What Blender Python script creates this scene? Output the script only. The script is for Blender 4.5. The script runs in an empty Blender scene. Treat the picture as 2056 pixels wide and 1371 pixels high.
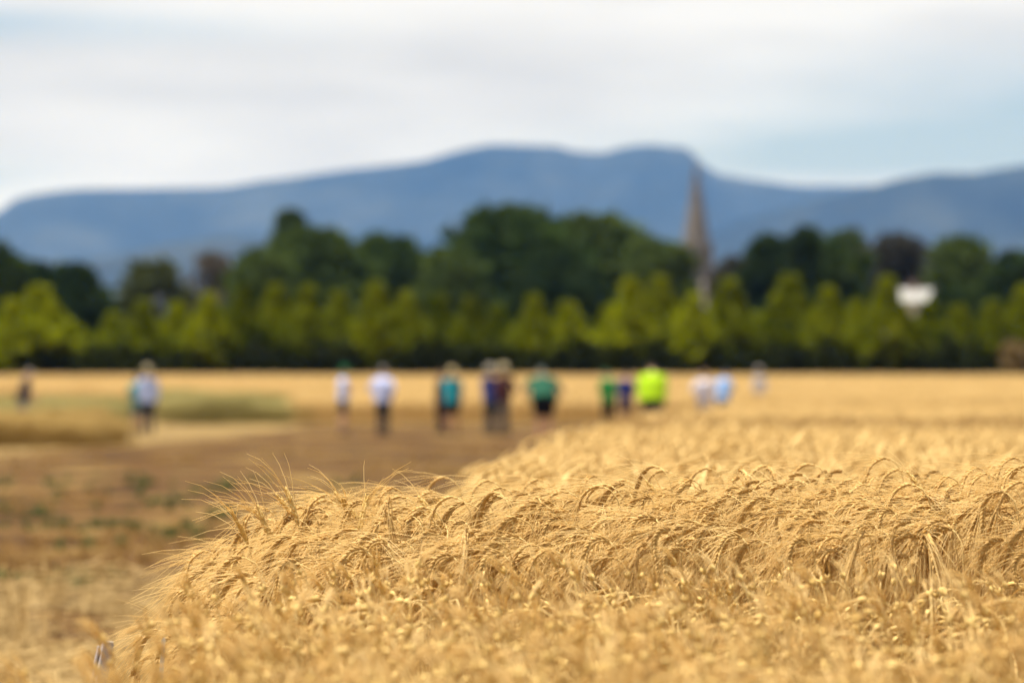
import bpy, bmesh, math, random
import numpy as np
from mathutils import Vector, Euler, Matrix, noise as mnoise

R = math.radians
random.seed(7)
rng = np.random.default_rng(7)
sc = bpy.context.scene
col = sc.collection

# ------------------------------------------------------------------ camera, sky, sun, exposure
FPX, HOR, CX, CAMZ = 5711.0, 733.0, 1028.0, 1.2     # photo pixels at 2056 wide: focal length, horizon row, centre column
cam = bpy.data.cameras.new('camera')
cam.lens = 100.0
cam.sensor_width = 36.0
cam.clip_start = 0.05
cam.clip_end = 60000.0
cam.dof.use_dof = True
cam.dof.focus_distance = 5.85
cam.dof.aperture_fstop = 2.8
cam_ob = bpy.data.objects.new('camera', cam)
cam_ob.location = (0, 0, CAMZ)
cam_ob.rotation_euler = (R(90 + 0.4765), 0, 0)
col.objects.link(cam_ob)
sc.camera = cam_ob

SUN_DIR = Vector((-0.28, 0.02, 0.95)).normalized()   # towards the sun: high, beyond the field
SUN_EL = math.asin(SUN_DIR.z)
SUN_AZ = math.atan2(SUN_DIR.x, SUN_DIR.y)
world = bpy.data.worlds.new('World')
sc.world = world
world.use_nodes = True
wt = world.node_tree
for n in list(wt.nodes):
    wt.nodes.remove(n)


def nd(t, kind, **kw):
    n = t.nodes.new(kind)
    for k, v in kw.items():
        setattr(n, k, v)
    return n


def setin(n, **kw):
    for k, v in kw.items():
        n.inputs[k.replace('_', ' ')].default_value = v
    return n


def build_world():
    t = wt
    L = t.links.new
    out = nd(t, 'ShaderNodeOutputWorld')
    bg = nd(t, 'ShaderNodeBackground')
    bg.inputs['Strength'].default_value = 0.068
    L(bg.outputs[0], out.inputs[0])
    sky = nd(t, 'ShaderNodeTexSky', sky_type='NISHITA')
    sky.sun_disc = False
    sky.sun_elevation = SUN_EL
    sky.sun_rotation = SUN_AZ
    sky.air_density = 1.0
    sky.dust_density = 1.5
    tc = nd(t, 'ShaderNodeTexCoord')
    sep = nd(t, 'ShaderNodeSeparateXYZ')
    L(tc.outputs['Generated'], sep.inputs[0])
    mp = nd(t, 'ShaderNodeMapping')
    mp.inputs['Scale'].default_value = (5.0, 5.0, 26.0)
    L(tc.outputs['Generated'], mp.inputs[0])
    nz = nd(t, 'ShaderNodeTexNoise')
    setin(nz, Scale=1.0, Detail=4.0, Roughness=0.45)
    L(mp.outputs[0], nz.inputs['Vector'])
    mp2 = nd(t, 'ShaderNodeMapping')
    mp2.inputs['Scale'].default_value = (14.0, 14.0, 90.0)
    mp2.inputs['Location'].default_value = (3.1, 1.7, 0.4)
    L(tc.outputs['Generated'], mp2.inputs[0])
    nz2 = nd(t, 'ShaderNodeTexNoise')
    setin(nz2, Scale=1.0, Detail=3.0, Roughness=0.5)
    L(mp2.outputs[0], nz2.inputs['Vector'])

    def math_(op, a, b=None, c=None):
        n = nd(t, 'ShaderNodeMath', operation=op)
        for i, v in enumerate((a, b, c)):
            if v is None:
                continue
            if isinstance(v, (int, float)):
                n.inputs[i].default_value = v
            else:
                L(v, n.inputs[i])
        return n.outputs[0]

    # breaks in the cloud sheet: soft ellipses of sky, broken up by noise
    holes = None
    for (u, v, a, b, s) in ((0.185, 0.088, 0.085, 0.020, 0.8), (0.11, 0.073, 0.085, 0.012, 0.75),
                            (-0.20, 0.117, 0.090, 0.006, 0.75), (-0.20, 0.066, 0.035, 0.008, 0.55),
                            (-0.6, 0.25, 0.2, 0.05, 0.8), (0.7, 0.3, 0.2, 0.06, 0.8)):
        du = math_('DIVIDE', math_('SUBTRACT', sep.outputs[0], u), a)
        dv = math_('DIVIDE', math_('SUBTRACT', sep.outputs[2], v), b)
        q = math_('ADD', math_('MULTIPLY', du, du), math_('MULTIPLY', dv, dv))
        e = math_('MULTIPLY', math_('EXPONENT', math_('MULTIPLY', q, -0.9)), s)
        holes = e if holes is None else math_('ADD', holes, e)
    brk = math_('MULTIPLY', holes, math_('ADD', math_('MULTIPLY', nz2.outputs[0], 1.3), 0.35))
    cov = math_('SUBTRACT', 1.0, brk)
    covn = nd(t, 'ShaderNodeClamp')
    L(cov, covn.inputs[0])
    covn.inputs['Min'].default_value = 0.05
    covn.inputs['Max'].default_value = 0.99
    ramp = nd(t, 'ShaderNodeValToRGB')
    ramp.color_ramp.elements[0].position = 0.30
    ramp.color_ramp.elements[0].color = (0.66, 0.66, 0.665, 1)
    ramp.color_ramp.elements[1].position = 0.62
    ramp.color_ramp.elements[1].color = (1.0, 0.995, 0.985, 1)
    L(nz.outputs[0], ramp.inputs[0])
    bright = nd(t, 'ShaderNodeMix', data_type='RGBA', blend_type='MULTIPLY')
    bright.inputs[0].default_value = 1.0
    L(ramp.outputs[0], bright.inputs[6])
    bright.inputs[7].default_value = (CLOUD[0], CLOUD[1], CLOUD[2], 1)
    mix = nd(t, 'ShaderNodeMix', data_type='RGBA')
    L(covn.outputs[0], mix.inputs[0])
    L(sky.outputs[0], mix.inputs[6])
    L(bright.outputs[2], mix.inputs[7])
    L(mix.outputs[2], bg.inputs['Color'])


CLOUD = (7.55, 7.45, 7.25)
build_world()

sun = bpy.data.lights.new('sun', 'SUN')
sun.energy = 5.0
sun.angle = R(2.5)
sun.color = (1.0, 0.96, 0.89)
sun_ob = bpy.data.objects.new('sun', sun)
sun_ob.rotation_euler = (-SUN_DIR).to_track_quat('-Z', 'Y').to_euler()
sun_ob.location = (0, 0, 50)
col.objects.link(sun_ob)

sc.view_settings.view_transform = 'Standard'
sc.view_settings.look = 'None'
sc.view_settings.exposure = 0.92
sc.view_settings.gamma = 1.0
sc.view_settings.use_curve_mapping = False
sc.cycles.use_denoising = True
sc.cycles.max_bounces = 8
sc.cycles.diffuse_bounces = 6
sc.cycles.transmission_bounces = 4
sc.cycles.transparent_max_bounces = 8
sc.cycles.volume_bounces = 0
sc.cycles.use_adaptive_sampling = True
sc.cycles.adaptive_threshold = 0.01
sc.cycles.sample_clamp_indirect = 6.0


# ------------------------------------------------------------------ helpers
def ground_z(y):
    return float(np.interp(y, GY, GZ))


GY = [-1e6, 9, 20, 35, 58, 80, 110, 170, 250, 1e6]
GZ = [0, 0, -.12, -.28, -.50, -.65, -.45, -.15, 0, 0]


def px_x(px, d):
    return (px - CX) / FPX * d


def px_z(py, d):
    return CAMZ - (py - HOR) / FPX * d


def tag(o, label=None, cat=None, group=None, kind=None):
    if label: o['label'] = label
    if cat: o['category'] = cat
    if group: o['group'] = group
    if kind: o['kind'] = kind
    return o


def empty(name, loc=(0, 0, 0), rot=(0, 0, 0), scale=(1, 1, 1)):
    o = bpy.data.objects.new(name, None)
    o.empty_display_size = 0.1
    o.location = loc
    o.rotation_euler = rot
    o.scale = scale
    col.objects.link(o)
    return o


def mesh_obj(name, me, parent=None, link=True):
    o = bpy.data.objects.new(name, me)
    if link:
        col.objects.link(o)
    if parent:
        o.parent = parent
    return o


class MB:
    """collects vertices and faces, one material index per face"""

    def __init__(self):
        self.v, self.f, self.m, self.n = [], [], [], 0

    def add(self, v, f, mi=0):
        v = np.asarray(v, float).reshape(-1, 3)
        self.v.append(v)
        n0 = self.n
        self.f.extend([tuple(i + n0 for i in fc) for fc in f])
        self.m.extend([mi] * len(f))
        self.n += len(v)
        return self

    def join(self, other, mi=None, M=None):
        if not other.v:
            return self
        v = np.concatenate(other.v)
        if M is not None:
            M = np.array(M)
            v = v @ M[:3, :3].T + M[:3, 3]
        n0 = self.n
        self.v.append(v)
        self.f.extend([tuple(i + n0 for i in fc) for fc in other.f])
        self.m.extend(other.m if mi is None else [mi] * len(other.f))
        self.n += len(v)
        return self

    def mesh(self, name, mats, smooth=True):
        me = bpy.data.meshes.new(name)
        v = np.concatenate(self.v) if self.v else np.zeros((0, 3))
        me.from_pydata(v.tolist(), [], self.f)
        for m in (mats if isinstance(mats, (list, tuple)) else [mats]):
            me.materials.append(m)
        me.polygons.foreach_set('material_index', self.m)
        if smooth:
            me.polygons.foreach_set('use_smooth', [True] * len(self.f))
        me.update()
        return me


def frames(P):
    P = np.asarray(P, float)
    T = np.gradient(P, axis=0)
    T /= np.linalg.norm(T, axis=1)[:, None] + 1e-12
    ref = np.array([0.0, 1.0, 0.0])
    if abs(T[0] @ ref) > 0.9:
        ref = np.array([1.0, 0.0, 0.0])
    U = []
    u = ref - (ref @ T[0]) * T[0]
    u /= np.linalg.norm(u)
    for t in T:
        u = u - (u @ t) * t
        u /= np.linalg.norm(u) + 1e-12
        U.append(u.copy())
    U = np.array(U)
    return T, U, np.cross(T, U)


def tube(mb, P, r, sides=5, mi=0, flat=1.0, cap=True):
    P = np.asarray(P, float)
    n = len(P)
    r = np.broadcast_to(np.asarray(r, float), (n,))
    T, U, V = frames(P)
    a = np.arange(sides) * 2 * np.pi / sides
    ring = (np.cos(a)[None, :, None] * U[:, None, :] + flat * np.sin(a)[None, :, None] * V[:, None, :]) * r[:, None, None] + P[:, None, :]
    f = []
    for i in range(n - 1):
        for k in range(sides):
            k2 = (k + 1) % sides
            f.append((i * sides + k, i * sides + k2, (i + 1) * sides + k2, (i + 1) * sides + k))
    if cap:
        f.append(tuple(range(sides))[::-1])
        f.append(tuple((n - 1) * sides + k for k in range(sides)))
    mb.add(ring.reshape(-1, 3), f, mi)
    return mb


def ellipsoid(mb, c, r, seg=10, rings=7, mi=0, M=None):
    v, f = [], []
    v.append((0, 0, -1))
    for i in range(1, rings):
        th = -math.pi / 2 + math.pi * i / rings
        for k in range(seg):
            a = 2 * math.pi * k / seg
            v.append((math.cos(th) * math.cos(a), math.cos(th) * math.sin(a), math.sin(th)))
    v.append((0, 0, 1))
    top = len(v) - 1
    for k in range(seg):
        k2 = (k + 1) % seg
        f.append((0, 1 + k2, 1 + k))
        f.append((top, 1 + (rings - 2) * seg + k, 1 + (rings - 2) * seg + k2))
        for i in range(rings - 2):
            f.append((1 + i * seg + k, 1 + i * seg + k2, 1 + (i + 1) * seg + k2, 1 + (i + 1) * seg + k))
    v = np.array(v) * np.asarray(r, float)
    if M is not None:
        v = v @ np.array(M.to_3x3()).T
    mb.add(v + np.asarray(c, float), f, mi)
    return mb


def box(mb, lo, hi, mi=0):
    x0, y0, z0 = lo
    x1, y1, z1 = hi
    v = [(x0, y0, z0), (x1, y0, z0), (x1, y1, z0), (x0, y1, z0), (x0, y0, z1), (x1, y0, z1), (x1, y1, z1), (x0, y1, z1)]
    f = [(3, 2, 1, 0), (4, 5, 6, 7), (0, 1, 5, 4), (1, 2, 6, 5), (2, 3, 7, 6), (3, 0, 4, 7)]
    mb.add(v, f, mi)
    return mb


# ------------------------------------------------------------------ materials
def new_mat(name):
    m = bpy.data.materials.new(name)
    m.use_nodes = True
    t = m.node_tree
    for n in list(t.nodes):
        t.nodes.remove(n)
    return m, t


def plant_mat(name, c1, c2, transl=0.35, island=True, noise_scale=8.0, c3=None, rough=0.75, spec=0.15, rnd=0.5):
    """leafy / strawy matter: two tones picked per plant and per leaf, part of the light passing through"""
    m, t = new_mat(name)
    L = t.links.new
    out = nd(t, 'ShaderNodeOutputMaterial')
    oi = nd(t, 'ShaderNodeObjectInfo')
    geo = nd(t, 'ShaderNodeNewGeometry')
    tc = nd(t, 'ShaderNodeTexCoord')
    nz = nd(t, 'ShaderNodeTexNoise')
    setin(nz, Scale=noise_scale, Detail=2.0)
    L(tc.outputs['Object'], nz.inputs['Vector'])
    a = nd(t, 'ShaderNodeMath', operation='MULTIPLY')
    L(oi.outputs['Random'], a.inputs[0])
    a.inputs[1].default_value = rnd
    b = nd(t, 'ShaderNodeMath', operation='MULTIPLY_ADD')
    L(geo.outputs['Random Per Island'], b.inputs[0])
    b.inputs[1].default_value = 0.45 if island else 0.0
    L(a.outputs[0], b.inputs[2])
    c = nd(t, 'ShaderNodeMath', operation='MULTIPLY_ADD')
    L(nz.outputs[0], c.inputs[0])
    c.inputs[1].default_value = 0.9
    L(b.outputs[0], c.inputs[2])
    d = nd(t, 'ShaderNodeMath', operation='SUBTRACT')
    L(c.outputs[0], d.inputs[0])
    d.inputs[1].default_value = 0.45
    d.use_clamp = True
    ramp = nd(t, 'ShaderNodeValToRGB')
    e = ramp.color_ramp.elements
    e[0].color = (*c1, 1)
    e[1].color = (*c2, 1)
    if c3:
        x = e.new(0.9)
        e[-1].color = (*c3, 1)
        x.color = (*c2, 1)
    L(d.outputs[0], ramp.inputs[0])
    pb = nd(t, 'ShaderNodeBsdfPrincipled')
    setin(pb, Roughness=rough)
    pb.inputs['Specular IOR Level'].default_value = spec
    L(ramp.outputs[0], pb.inputs['Base Color'])
    tr = nd(t, 'ShaderNodeBsdfTranslucent')
    L(ramp.outputs[0], tr.inputs['Color'])
    mx = nd(t, 'ShaderNodeMixShader')
    mx.inputs[0].default_value = transl
    L(pb.outputs[0], mx.inputs[1])
    L(tr.outputs[0], mx.inputs[2])
    L(mx.outputs[0], out.inputs[0])
    return m


def solid_mat(name, c1, c2=None, scale=6.0, rough=0.8, spec=0.2, bump=0.0, detail=3.0, stretch=None):
    m, t = new_mat(name)
    L = t.links.new
    out = nd(t, 'ShaderNodeOutputMaterial')
    pb = nd(t, 'ShaderNodeBsdfPrincipled')
    setin(pb, Roughness=rough)
    pb.inputs['Specular IOR Level'].default_value = spec
    tc = nd(t, 'ShaderNodeTexCoord')
    nz = nd(t, 'ShaderNodeTexNoise')
    setin(nz, Scale=scale, Detail=detail)
    if stretch:
        mp = nd(t, 'ShaderNodeMapping')
        mp.inputs['Scale'].default_value = stretch
        L(tc.outputs['Object'], mp.inputs[0])
        L(mp.outputs[0], nz.inputs['Vector'])
    else:
        L(tc.outputs['Object'], nz.inputs['Vector'])
    ramp = nd(t, 'ShaderNodeValToRGB')
    ramp.color_ramp.elements[0].position = 0.32
    ramp.color_ramp.elements[1].position = 0.68
    ramp.color_ramp.elements[0].color = (*c1, 1)
    ramp.color_ramp.elements[1].color = (*(c2 or [x * 1.15 for x in c1]), 1)
    L(nz.outputs[0], ramp.inputs[0])
    L(ramp.outputs[0], pb.inputs['Base Color'])
    if bump:
        bp = nd(t, 'ShaderNodeBump')
        bp.inputs['Strength'].default_value = bump
        L(nz.outputs[0], bp.inputs['Height'])
        L(bp.outputs[0], pb.inputs['Normal'])
    L(pb.outputs[0], out.inputs[0])
    return m


def soil_mat(name, tones, scales=(0.35, 2.2, 11.0), bump=0.6, lo=0.36):
    """ground: three noise scales choose between a few tones"""
    m, t = new_mat(name)
    L = t.links.new
    out = nd(t, 'ShaderNodeOutputMaterial')
    pb = nd(t, 'ShaderNodeBsdfPrincipled')
    setin(pb, Roughness=0.95)
    pb.inputs['Specular IOR Level'].default_value = 0.1
    tc = nd(t, 'ShaderNodeTexCoord')
    acc = None
    for s, w in zip(scales, (0.5, 0.32, 0.18)):
        nz = nd(t, 'ShaderNodeTexNoise')
        setin(nz, Scale=s, Detail=4.0, Roughness=0.6)
        L(tc.outputs['Object'], nz.inputs['Vector'])
        q = nd(t, 'ShaderNodeMath', operation='MULTIPLY_ADD')
        L(nz.outputs[0], q.inputs[0])
        q.inputs[1].default_value = w
        if acc is None:
            q.inputs[2].default_value = 0.0
        else:
            L(acc, q.inputs[2])
        acc = q.outputs[0]
    ramp = nd(t, 'ShaderNodeValToRGB')
    e = ramp.color_ramp.elements
    while len(e) < len(tones):
        e.new(0.5)
    for i, c in enumerate(tones):
        e[i].position = lo + (1 - 2 * lo) * i / (len(tones) - 1)
        e[i].color = (*c, 1)
    L(acc, ramp.inputs[0])
    L(ramp.outputs[0], pb.inputs['Base Color'])
    bp = nd(t, 'ShaderNodeBump')
    bp.inputs['Strength'].default_value = bump
    bp.inputs['Distance'].default_value = 0.05
    L(acc, bp.inputs['Height'])
    L(bp.outputs[0], pb.inputs['Normal'])
    L(pb.outputs[0], out.inputs[0])
    return m


M = {}
M['awn'] = plant_mat('barley awns', (0.75, 0.535, 0.205), (0.91, 0.72, 0.37), 0.45, noise_scale=5)
M['ear'] = plant_mat('barley kernels', (0.44, 0.255, 0.07), (0.64, 0.42, 0.145), 0.12, noise_scale=30, rough=0.6, spec=0.3)
M['pale_ear'] = plant_mat('pale kernels', (0.60, 0.40, 0.125), (0.82, 0.60, 0.24), 0.15, noise_scale=30, rough=0.7, spec=0.1)
M['stem'] = plant_mat('barley straw', (0.60, 0.41, 0.14), (0.82, 0.61, 0.27), 0.2, noise_scale=6, rough=0.6, spec=0.15)
M['leaf'] = plant_mat('dry barley leaf', (0.48, 0.31, 0.11), (0.68, 0.48, 0.20), 0.3, noise_scale=10)
M['crop'] = plant_mat('barley crop', (0.56, 0.375, 0.135), (0.78, 0.575, 0.255), 0.3, noise_scale=3)
M['crop_deep'] = plant_mat('deep golden crop', (0.34, 0.20, 0.065), (0.52, 0.34, 0.13), 0.25, noise_scale=3)
M['crop_green'] = plant_mat('late green crop', (0.25, 0.215, 0.065), (0.50, 0.42, 0.165), 0.25, noise_scale=3)
M['crop_tan'] = plant_mat('tan crop', (0.34, 0.22, 0.065), (0.52, 0.36, 0.12), 0.2, noise_scale=3)
M['straw'] = plant_mat('cut straw', (0.36, 0.235, 0.09), (0.60, 0.435, 0.20), 0.2, noise_scale=4)
M['dry_grass'] = plant_mat('dry grass', (0.12, 0.062, 0.016), (0.27, 0.155, 0.045), 0.25, noise_scale=4)
M['weed'] = plant_mat('weed leaves', (0.025, 0.038, 0.007), (0.070, 0.088, 0.018), 0.25, noise_scale=4)
M['hedge'] = plant_mat('golden cypress', (0.036, 0.055, 0.001), (0.32, 0.34, 0.003), 0.4, noise_scale=0.8, spec=0.0)
M['tree_dark'] = plant_mat('dark leaves', (0.014, 0.028, 0.008), (0.050, 0.074, 0.018), 0.2, noise_scale=0.35, spec=0.0)
M['shade_leaf'] = plant_mat('leaves darkened as shade', (0.010, 0.013, 0.002), (0.034, 0.040, 0.006), 0.2, noise_scale=0.35, spec=0.03)  # near-black tone standing in for shade under the hedge
M['tree_mid'] = plant_mat('mid green leaves', (0.026, 0.050, 0.010), (0.098, 0.128, 0.026), 0.25, noise_scale=0.35, spec=0.0)
M['tree_olive'] = plant_mat('olive leaves', (0.035, 0.045, 0.014), (0.095, 0.105, 0.032), 0.25, noise_scale=0.35, spec=0.0)
M['tree_grey'] = plant_mat('greyish leaves', (0.030, 0.030, 0.022), (0.075, 0.070, 0.048), 0.2, noise_scale=0.35, spec=0.0)
M['tree_brown'] = plant_mat('brownish leaves', (0.07, 0.058, 0.042), (0.16, 0.135, 0.10), 0.2, noise_scale=0.35, spec=0.0)
M['tan_bush'] = plant_mat('dry tan leaves', (0.16, 0.11, 0.04), (0.36, 0.26, 0.11), 0.25, noise_scale=0.8)
M['bark'] = solid_mat('bark', (0.07, 0.05, 0.035), (0.13, 0.10, 0.075), 5, 0.9, bump=0.5, stretch=(1, 1, 0.25))
M['pale_bark'] = solid_mat('pale gum bark', (0.30, 0.24, 0.20), (0.46, 0.38, 0.33), 3, 0.85, bump=0.2, stretch=(1, 1, 0.3))
M['mountain'] = soil_mat('forested mountain', [(0.006, 0.010, 0.009), (0.018, 0.023, 0.019), (0.040, 0.045, 0.036)], (0.0018, 0.007, 0.03), 0.0, 0.38)
M['ground'] = soil_mat('stubble ground', [(0.12, 0.072, 0.026), (0.19, 0.125, 0.045), (0.26, 0.175, 0.065)])
M['path'] = soil_mat('trodden path', [(0.024, 0.013, 0.004), (0.066, 0.029, 0.007), (0.092, 0.046, 0.011), (0.19, 0.12, 0.036)], (0.5, 1.6, 8.0), 0.9, 0.42)
M['stone'] = solid_mat('sandstone', (0.095, 0.084, 0.072), (0.155, 0.138, 0.12), 0.8, 0.9, bump=0.2)
M['pale_stone'] = solid_mat('pale limestone', (0.34, 0.32, 0.29), (0.44, 0.42, 0.39), 0.8, 0.9)
M['slate'] = solid_mat('slate', (0.34, 0.32, 0.30), (0.44, 0.42, 0.39), 1.2, 0.6)
M['louvre'] = solid_mat('dark louvres', (0.04, 0.035, 0.03), None, 3, 0.9)
M['white_wall'] = solid_mat('white render', (0.40, 0.39, 0.365), (0.48, 0.47, 0.44), 1.0, 0.8)
M['roof'] = solid_mat('pale iron roofing', (0.24, 0.235, 0.22), (0.32, 0.31, 0.29), 2.0, 0.6)
M['brick'] = solid_mat('red brick', (0.24, 0.17, 0.14), (0.34, 0.25, 0.21), 8.0, 0.9)
M['glass'] = solid_mat('window glass', (0.03, 0.035, 0.04), None, 2, 0.1, 0.6)
M['timber'] = solid_mat('weathered white timber', (0.29, 0.25, 0.24), (0.42, 0.37, 0.35), 30, 0.75, bump=0.3, stretch=(1, 1, 0.12))
M['timber_end'] = solid_mat('pale sawn timber', (0.60, 0.54, 0.47), (0.70, 0.64, 0.57), 60, 0.8)
M['plastic'] = solid_mat('white plastic', (0.50, 0.50, 0.46), (0.58, 0.58, 0.54), 20, 0.5, 0.4)

# ------------------------------------------------------------------ ground, path, mountains, haze


def grid_mesh(name, xs, ys, zf, mat):
    xs, ys = np.asarray(xs, float), np.asarray(ys, float)
    v = [(x, y, zf(x, y)) for y in ys for x in xs]
    nx = len(xs)
    f = [(j * nx + i, j * nx + i + 1, (j + 1) * nx + i + 1, (j + 1) * nx + i) for j in range(len(ys) - 1) for i in range(nx - 1)]
    mb = MB().add(v, f)
    return mesh_obj(name, mb.mesh(name, mat))


def spread(lo, hi, near, step):
    a = list(np.arange(-near, near + step / 2, step))
    far = [near * 2, near * 5, near * 14, near * 40]
    return sorted(set([lo] + [-q for q in far if -q > lo] + a + [q for q in far if q < hi] + [hi]))


gxs = spread(-12900, 12900, 40, 2.0)
gys = sorted(set([-12900, -3000, -600, -100, -20] + list(np.arange(-5, 260, 2.5)) + [300, 400, 600, 1000, 2000, 4000, 8000, 12900]))


def bumpy(x, y):
    z = ground_z(y)
    if -40 < x < 40 and -6 < y < 200:
        z += 0.03 * mnoise.noise(Vector((x * 0.35, y * 0.22, 0)))
    return z


tag(grid_mesh('ground', gxs, gys, bumpy, M['ground']), 'pale dry stubble ground of the trial field', 'ground', kind='structure')

# the brown trodden strip that runs from the near left towards the group of people
PATH_L = [(12.6, -14), (16.2, -14), (30, -14), (46, -14), (50, -9.5), (62, -8.0), (86, -6.0)]
PATH_R = [(12.6, -1.9), (16.2, -1.1), (30, 0.9), (46, 2.2), (50, 2.4), (62, 4.0), (86, 6.6)]
pys = np.arange(12.6, 86.01, 0.8)
pv, pf = [], []
NP_ = 26
for j, y in enumerate(pys):
    l = np.interp(y, [a[0] for a in PATH_L], [a[1] for a in PATH_L]) + 0.5 * mnoise.noise(Vector((y * .4, 3, 0)))
    r = np.interp(y, [a[0] for a in PATH_R], [a[1] for a in PATH_R]) + 0.3 * mnoise.noise(Vector((y * .4, 9, 0)))
    for i in range(NP_):
        x = l + (r - l) * i / (NP_ - 1)
        dy = 0.7 * mnoise.noise(Vector((x * 0.5, 17, 0))) if j == 0 else 0
        pv.append((x, y + dy, bumpy(x, y + dy) + 0.004 + 0.02 * (0.5 + 0.5 * mnoise.noise(Vector((x * 1.3, y * 1.1, 4))))))
for j in range(len(pys) - 1):
    for i in range(NP_ - 1):
        pf.append((j * NP_ + i, j * NP_ + i + 1, (j + 1) * NP_ + i + 1, (j + 1) * NP_ + i))
tag(mesh_obj('path', MB().add(pv, pf).mesh('path', M['path'])), 'brown trodden earth path with dry grass between the crop plots', 'path', kind='structure')


def ridge(name, prof, d0, depth_f, depth_b, label, rough=1.0, seed=0.0, foot=0.0):
    """a mountain range: crest heights read along its length, a forested face towards us, a back slope behind"""
    pxs = [p[0] for p in prof]
    zs = [px_z(p[1], d0) for p in prof]
    us = np.linspace(pxs[0], pxs[-1], 220)
    ts = np.concatenate([np.linspace(-1, 0, 22), np.linspace(0.12, 1, 10)])
    v, f = [], []
    n = len(us)
    for t in ts:
        for u in us:
            h = float(np.interp(u, pxs, zs))
            y = d0 + (t * depth_f if t < 0 else t * depth_b)
            x = px_x(u, d0)
            s = 1 - abs(t)
            k = (0.62 * s ** 1.5 + 0.38 * s ** 5) if t < 0 else s ** 1.3
            g = mnoise.fractal(Vector((x / 420.0 + seed, y / 800.0, seed)), 1.0, 2.0, 4)
            g2 = mnoise.fractal(Vector((x / 90.0 + seed, y / 220.0, seed)), 1.0, 2.0, 3)
            amp = h * 0.16 * rough * (1 - s ** 3) * s ** 0.5
            z = h * k + amp * g + (6 * g2 * rough if 0 < s else 0) * (0.4 if t == 0 else 1)
            v.append((x, y, max(z, foot - 0.4 + 0.3 * s)))
    for j in range(len(ts) - 1):
        for i in range(n - 1):
            f.append((j * n + i, j * n + i + 1, (j + 1) * n + i + 1, (j + 1) * n + i))
    o = mesh_obj(name, MB().add(v, f).mesh(name, M['mountain']))
    return tag(o, label, 'mountain', kind='structure')


main_prof = [(-2600, 640), (-1600, 560), (-700, 520), (-120, 470), (-20, 432), (0, 424), (22, 402), (60, 391), (150, 379), (300, 378), (450, 376), (530, 362), (620, 352), (700, 339),
             (800, 330), (860, 321), (920, 302), (980, 290), (1060, 292), (1120, 293), (1155, 306), (1210, 307), (1250, 296), (1300, 289), (1340, 293), (1380, 297), (1400, 320),
             (1430, 346), (1520, 363), (1600, 374), (1740, 373), (2000, 380), (2400, 400), (3400, 500), (4600, 640)]
ridge('mountain', main_prof, 9000, 3400, 1800, 'long flat-topped blue mountain range beyond the trees', 1.0, 1.3)
right_prof = [(1180, 735), (1400, 480), (1500, 440), (1620, 405), (1740, 378), (1800, 361), (1880, 346), (1960, 348), (2056, 331), (2200, 318), (2500, 330), (3200, 420), (4600, 640)]
ridge('mountain', right_prof, 6600, 2000, 1500, 'darker blue mountain shoulder rising at the right edge', 0.9, 7.7)
foot_prof = [(-1500, 640), (-300, 560), (0, 545), (200, 520), (340, 492), (440, 474), (560, 480), (760, 500), (1000, 520), (1300, 530), (1700, 540), (2400, 600), (3400, 700)]
ridge('hill', foot_prof, 5200, 1600, 1200, 'low blue foothill in front of the mountain range', 0.8, 4.1)

hz_m = bpy.data.materials.new('air')
hz_m.use_nodes = True
ht = hz_m.node_tree
for n_ in list(ht.nodes):
    ht.nodes.remove(n_)
ho = nd(ht, 'ShaderNodeOutputMaterial')
hv = nd(ht, 'ShaderNodeVolumePrincipled')
hv.inputs['Color'].default_value = (0.145, 0.39, 1.0, 1)
hv.inputs['Absorption Color'].default_value = (1, 1, 1, 1)     # the air scatters, it does not soak light up
hv.inputs['Density'].default_value = 5.3e-5
hv.inputs['Anisotropy'].default_value = 0.0
ht.links.new(hv.outputs[0], ho.inputs['Volume'])
hb = MB()
box(hb, (-13000, -13000, -3.0), (13000, 13000, 760.0))
haze = mesh_obj('haze', hb.mesh('haze', hz_m, smooth=False))
tag(haze, 'pale blue air over the whole valley', 'haze', kind='stuff')


# ------------------------------------------------------------------ buildings far behind
def gable_house(root, w, l, h, rise, walls, roof, over=0.3):
    """w across x, l along y, gable towards -y"""
    mb = MB()
    v = [(-w/2, 0, 0), (w/2, 0, 0), (w/2, l, 0), (-w/2, l, 0), (-w/2, 0, h), (w/2, 0, h), (w/2, l, h), (-w/2, l, h), (0, 0, h + rise), (0, l, h + rise)]
    f = [(0, 1, 5, 8, 4), (1, 2, 6, 5), (2, 3, 7, 9, 6), (3, 0, 4, 7)]
    mb.add(v, f)
    mesh_obj('wall', mb.mesh('wall', walls, False), root)
    rb = MB()
    k = rise / (w / 2)
    for s in (-1, 1):
        x0, x1 = s * (w / 2 + over), 0
        z0, z1 = h - over * k + 0.02, h + rise + 0.02
        a = [(x0, -over, z0), (x1, -over, z1), (x1, l + over, z1), (x0, l + over, z0)]
        b = [(p[0], p[1], p[2] + 0.14) for p in a]
        rb.add(a + b, [(0, 1, 2, 3), (7, 6, 5, 4), (0, 4, 5, 1), (1, 5, 6, 2), (2, 6, 7, 3), (3, 7, 4, 0)])
    return mesh_obj('roof', rb.mesh('roof', roof, False), root)


def window(root, x, y, z, w, h, frame_mat, pane_mat):
    mb = MB()
    b = 0.08
    box(mb, (x - w/2, y - .08, z), (x - w/2 + b, y - .003, z + h))
    box(mb, (x + w/2 - b, y - .08, z), (x + w/2, y - .003, z + h))
    box(mb, (x - w/2 + b, y - .08, z), (x + w/2 - b, y - .003, z + b))
    box(mb, (x - w/2 + b, y - .08, z + h - b), (x + w/2 - b, y - .003, z + h))
    wn = mesh_obj('window', mb.mesh('window', frame_mat, False), root)
    pb = MB()
    box(pb, (x - w/2 + b, y - .04, z + b), (x + w/2 - b, y - .006, z + h - b))
    mesh_obj('pane', pb.mesh('pane', pane_mat, False), wn)
    return wn


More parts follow.
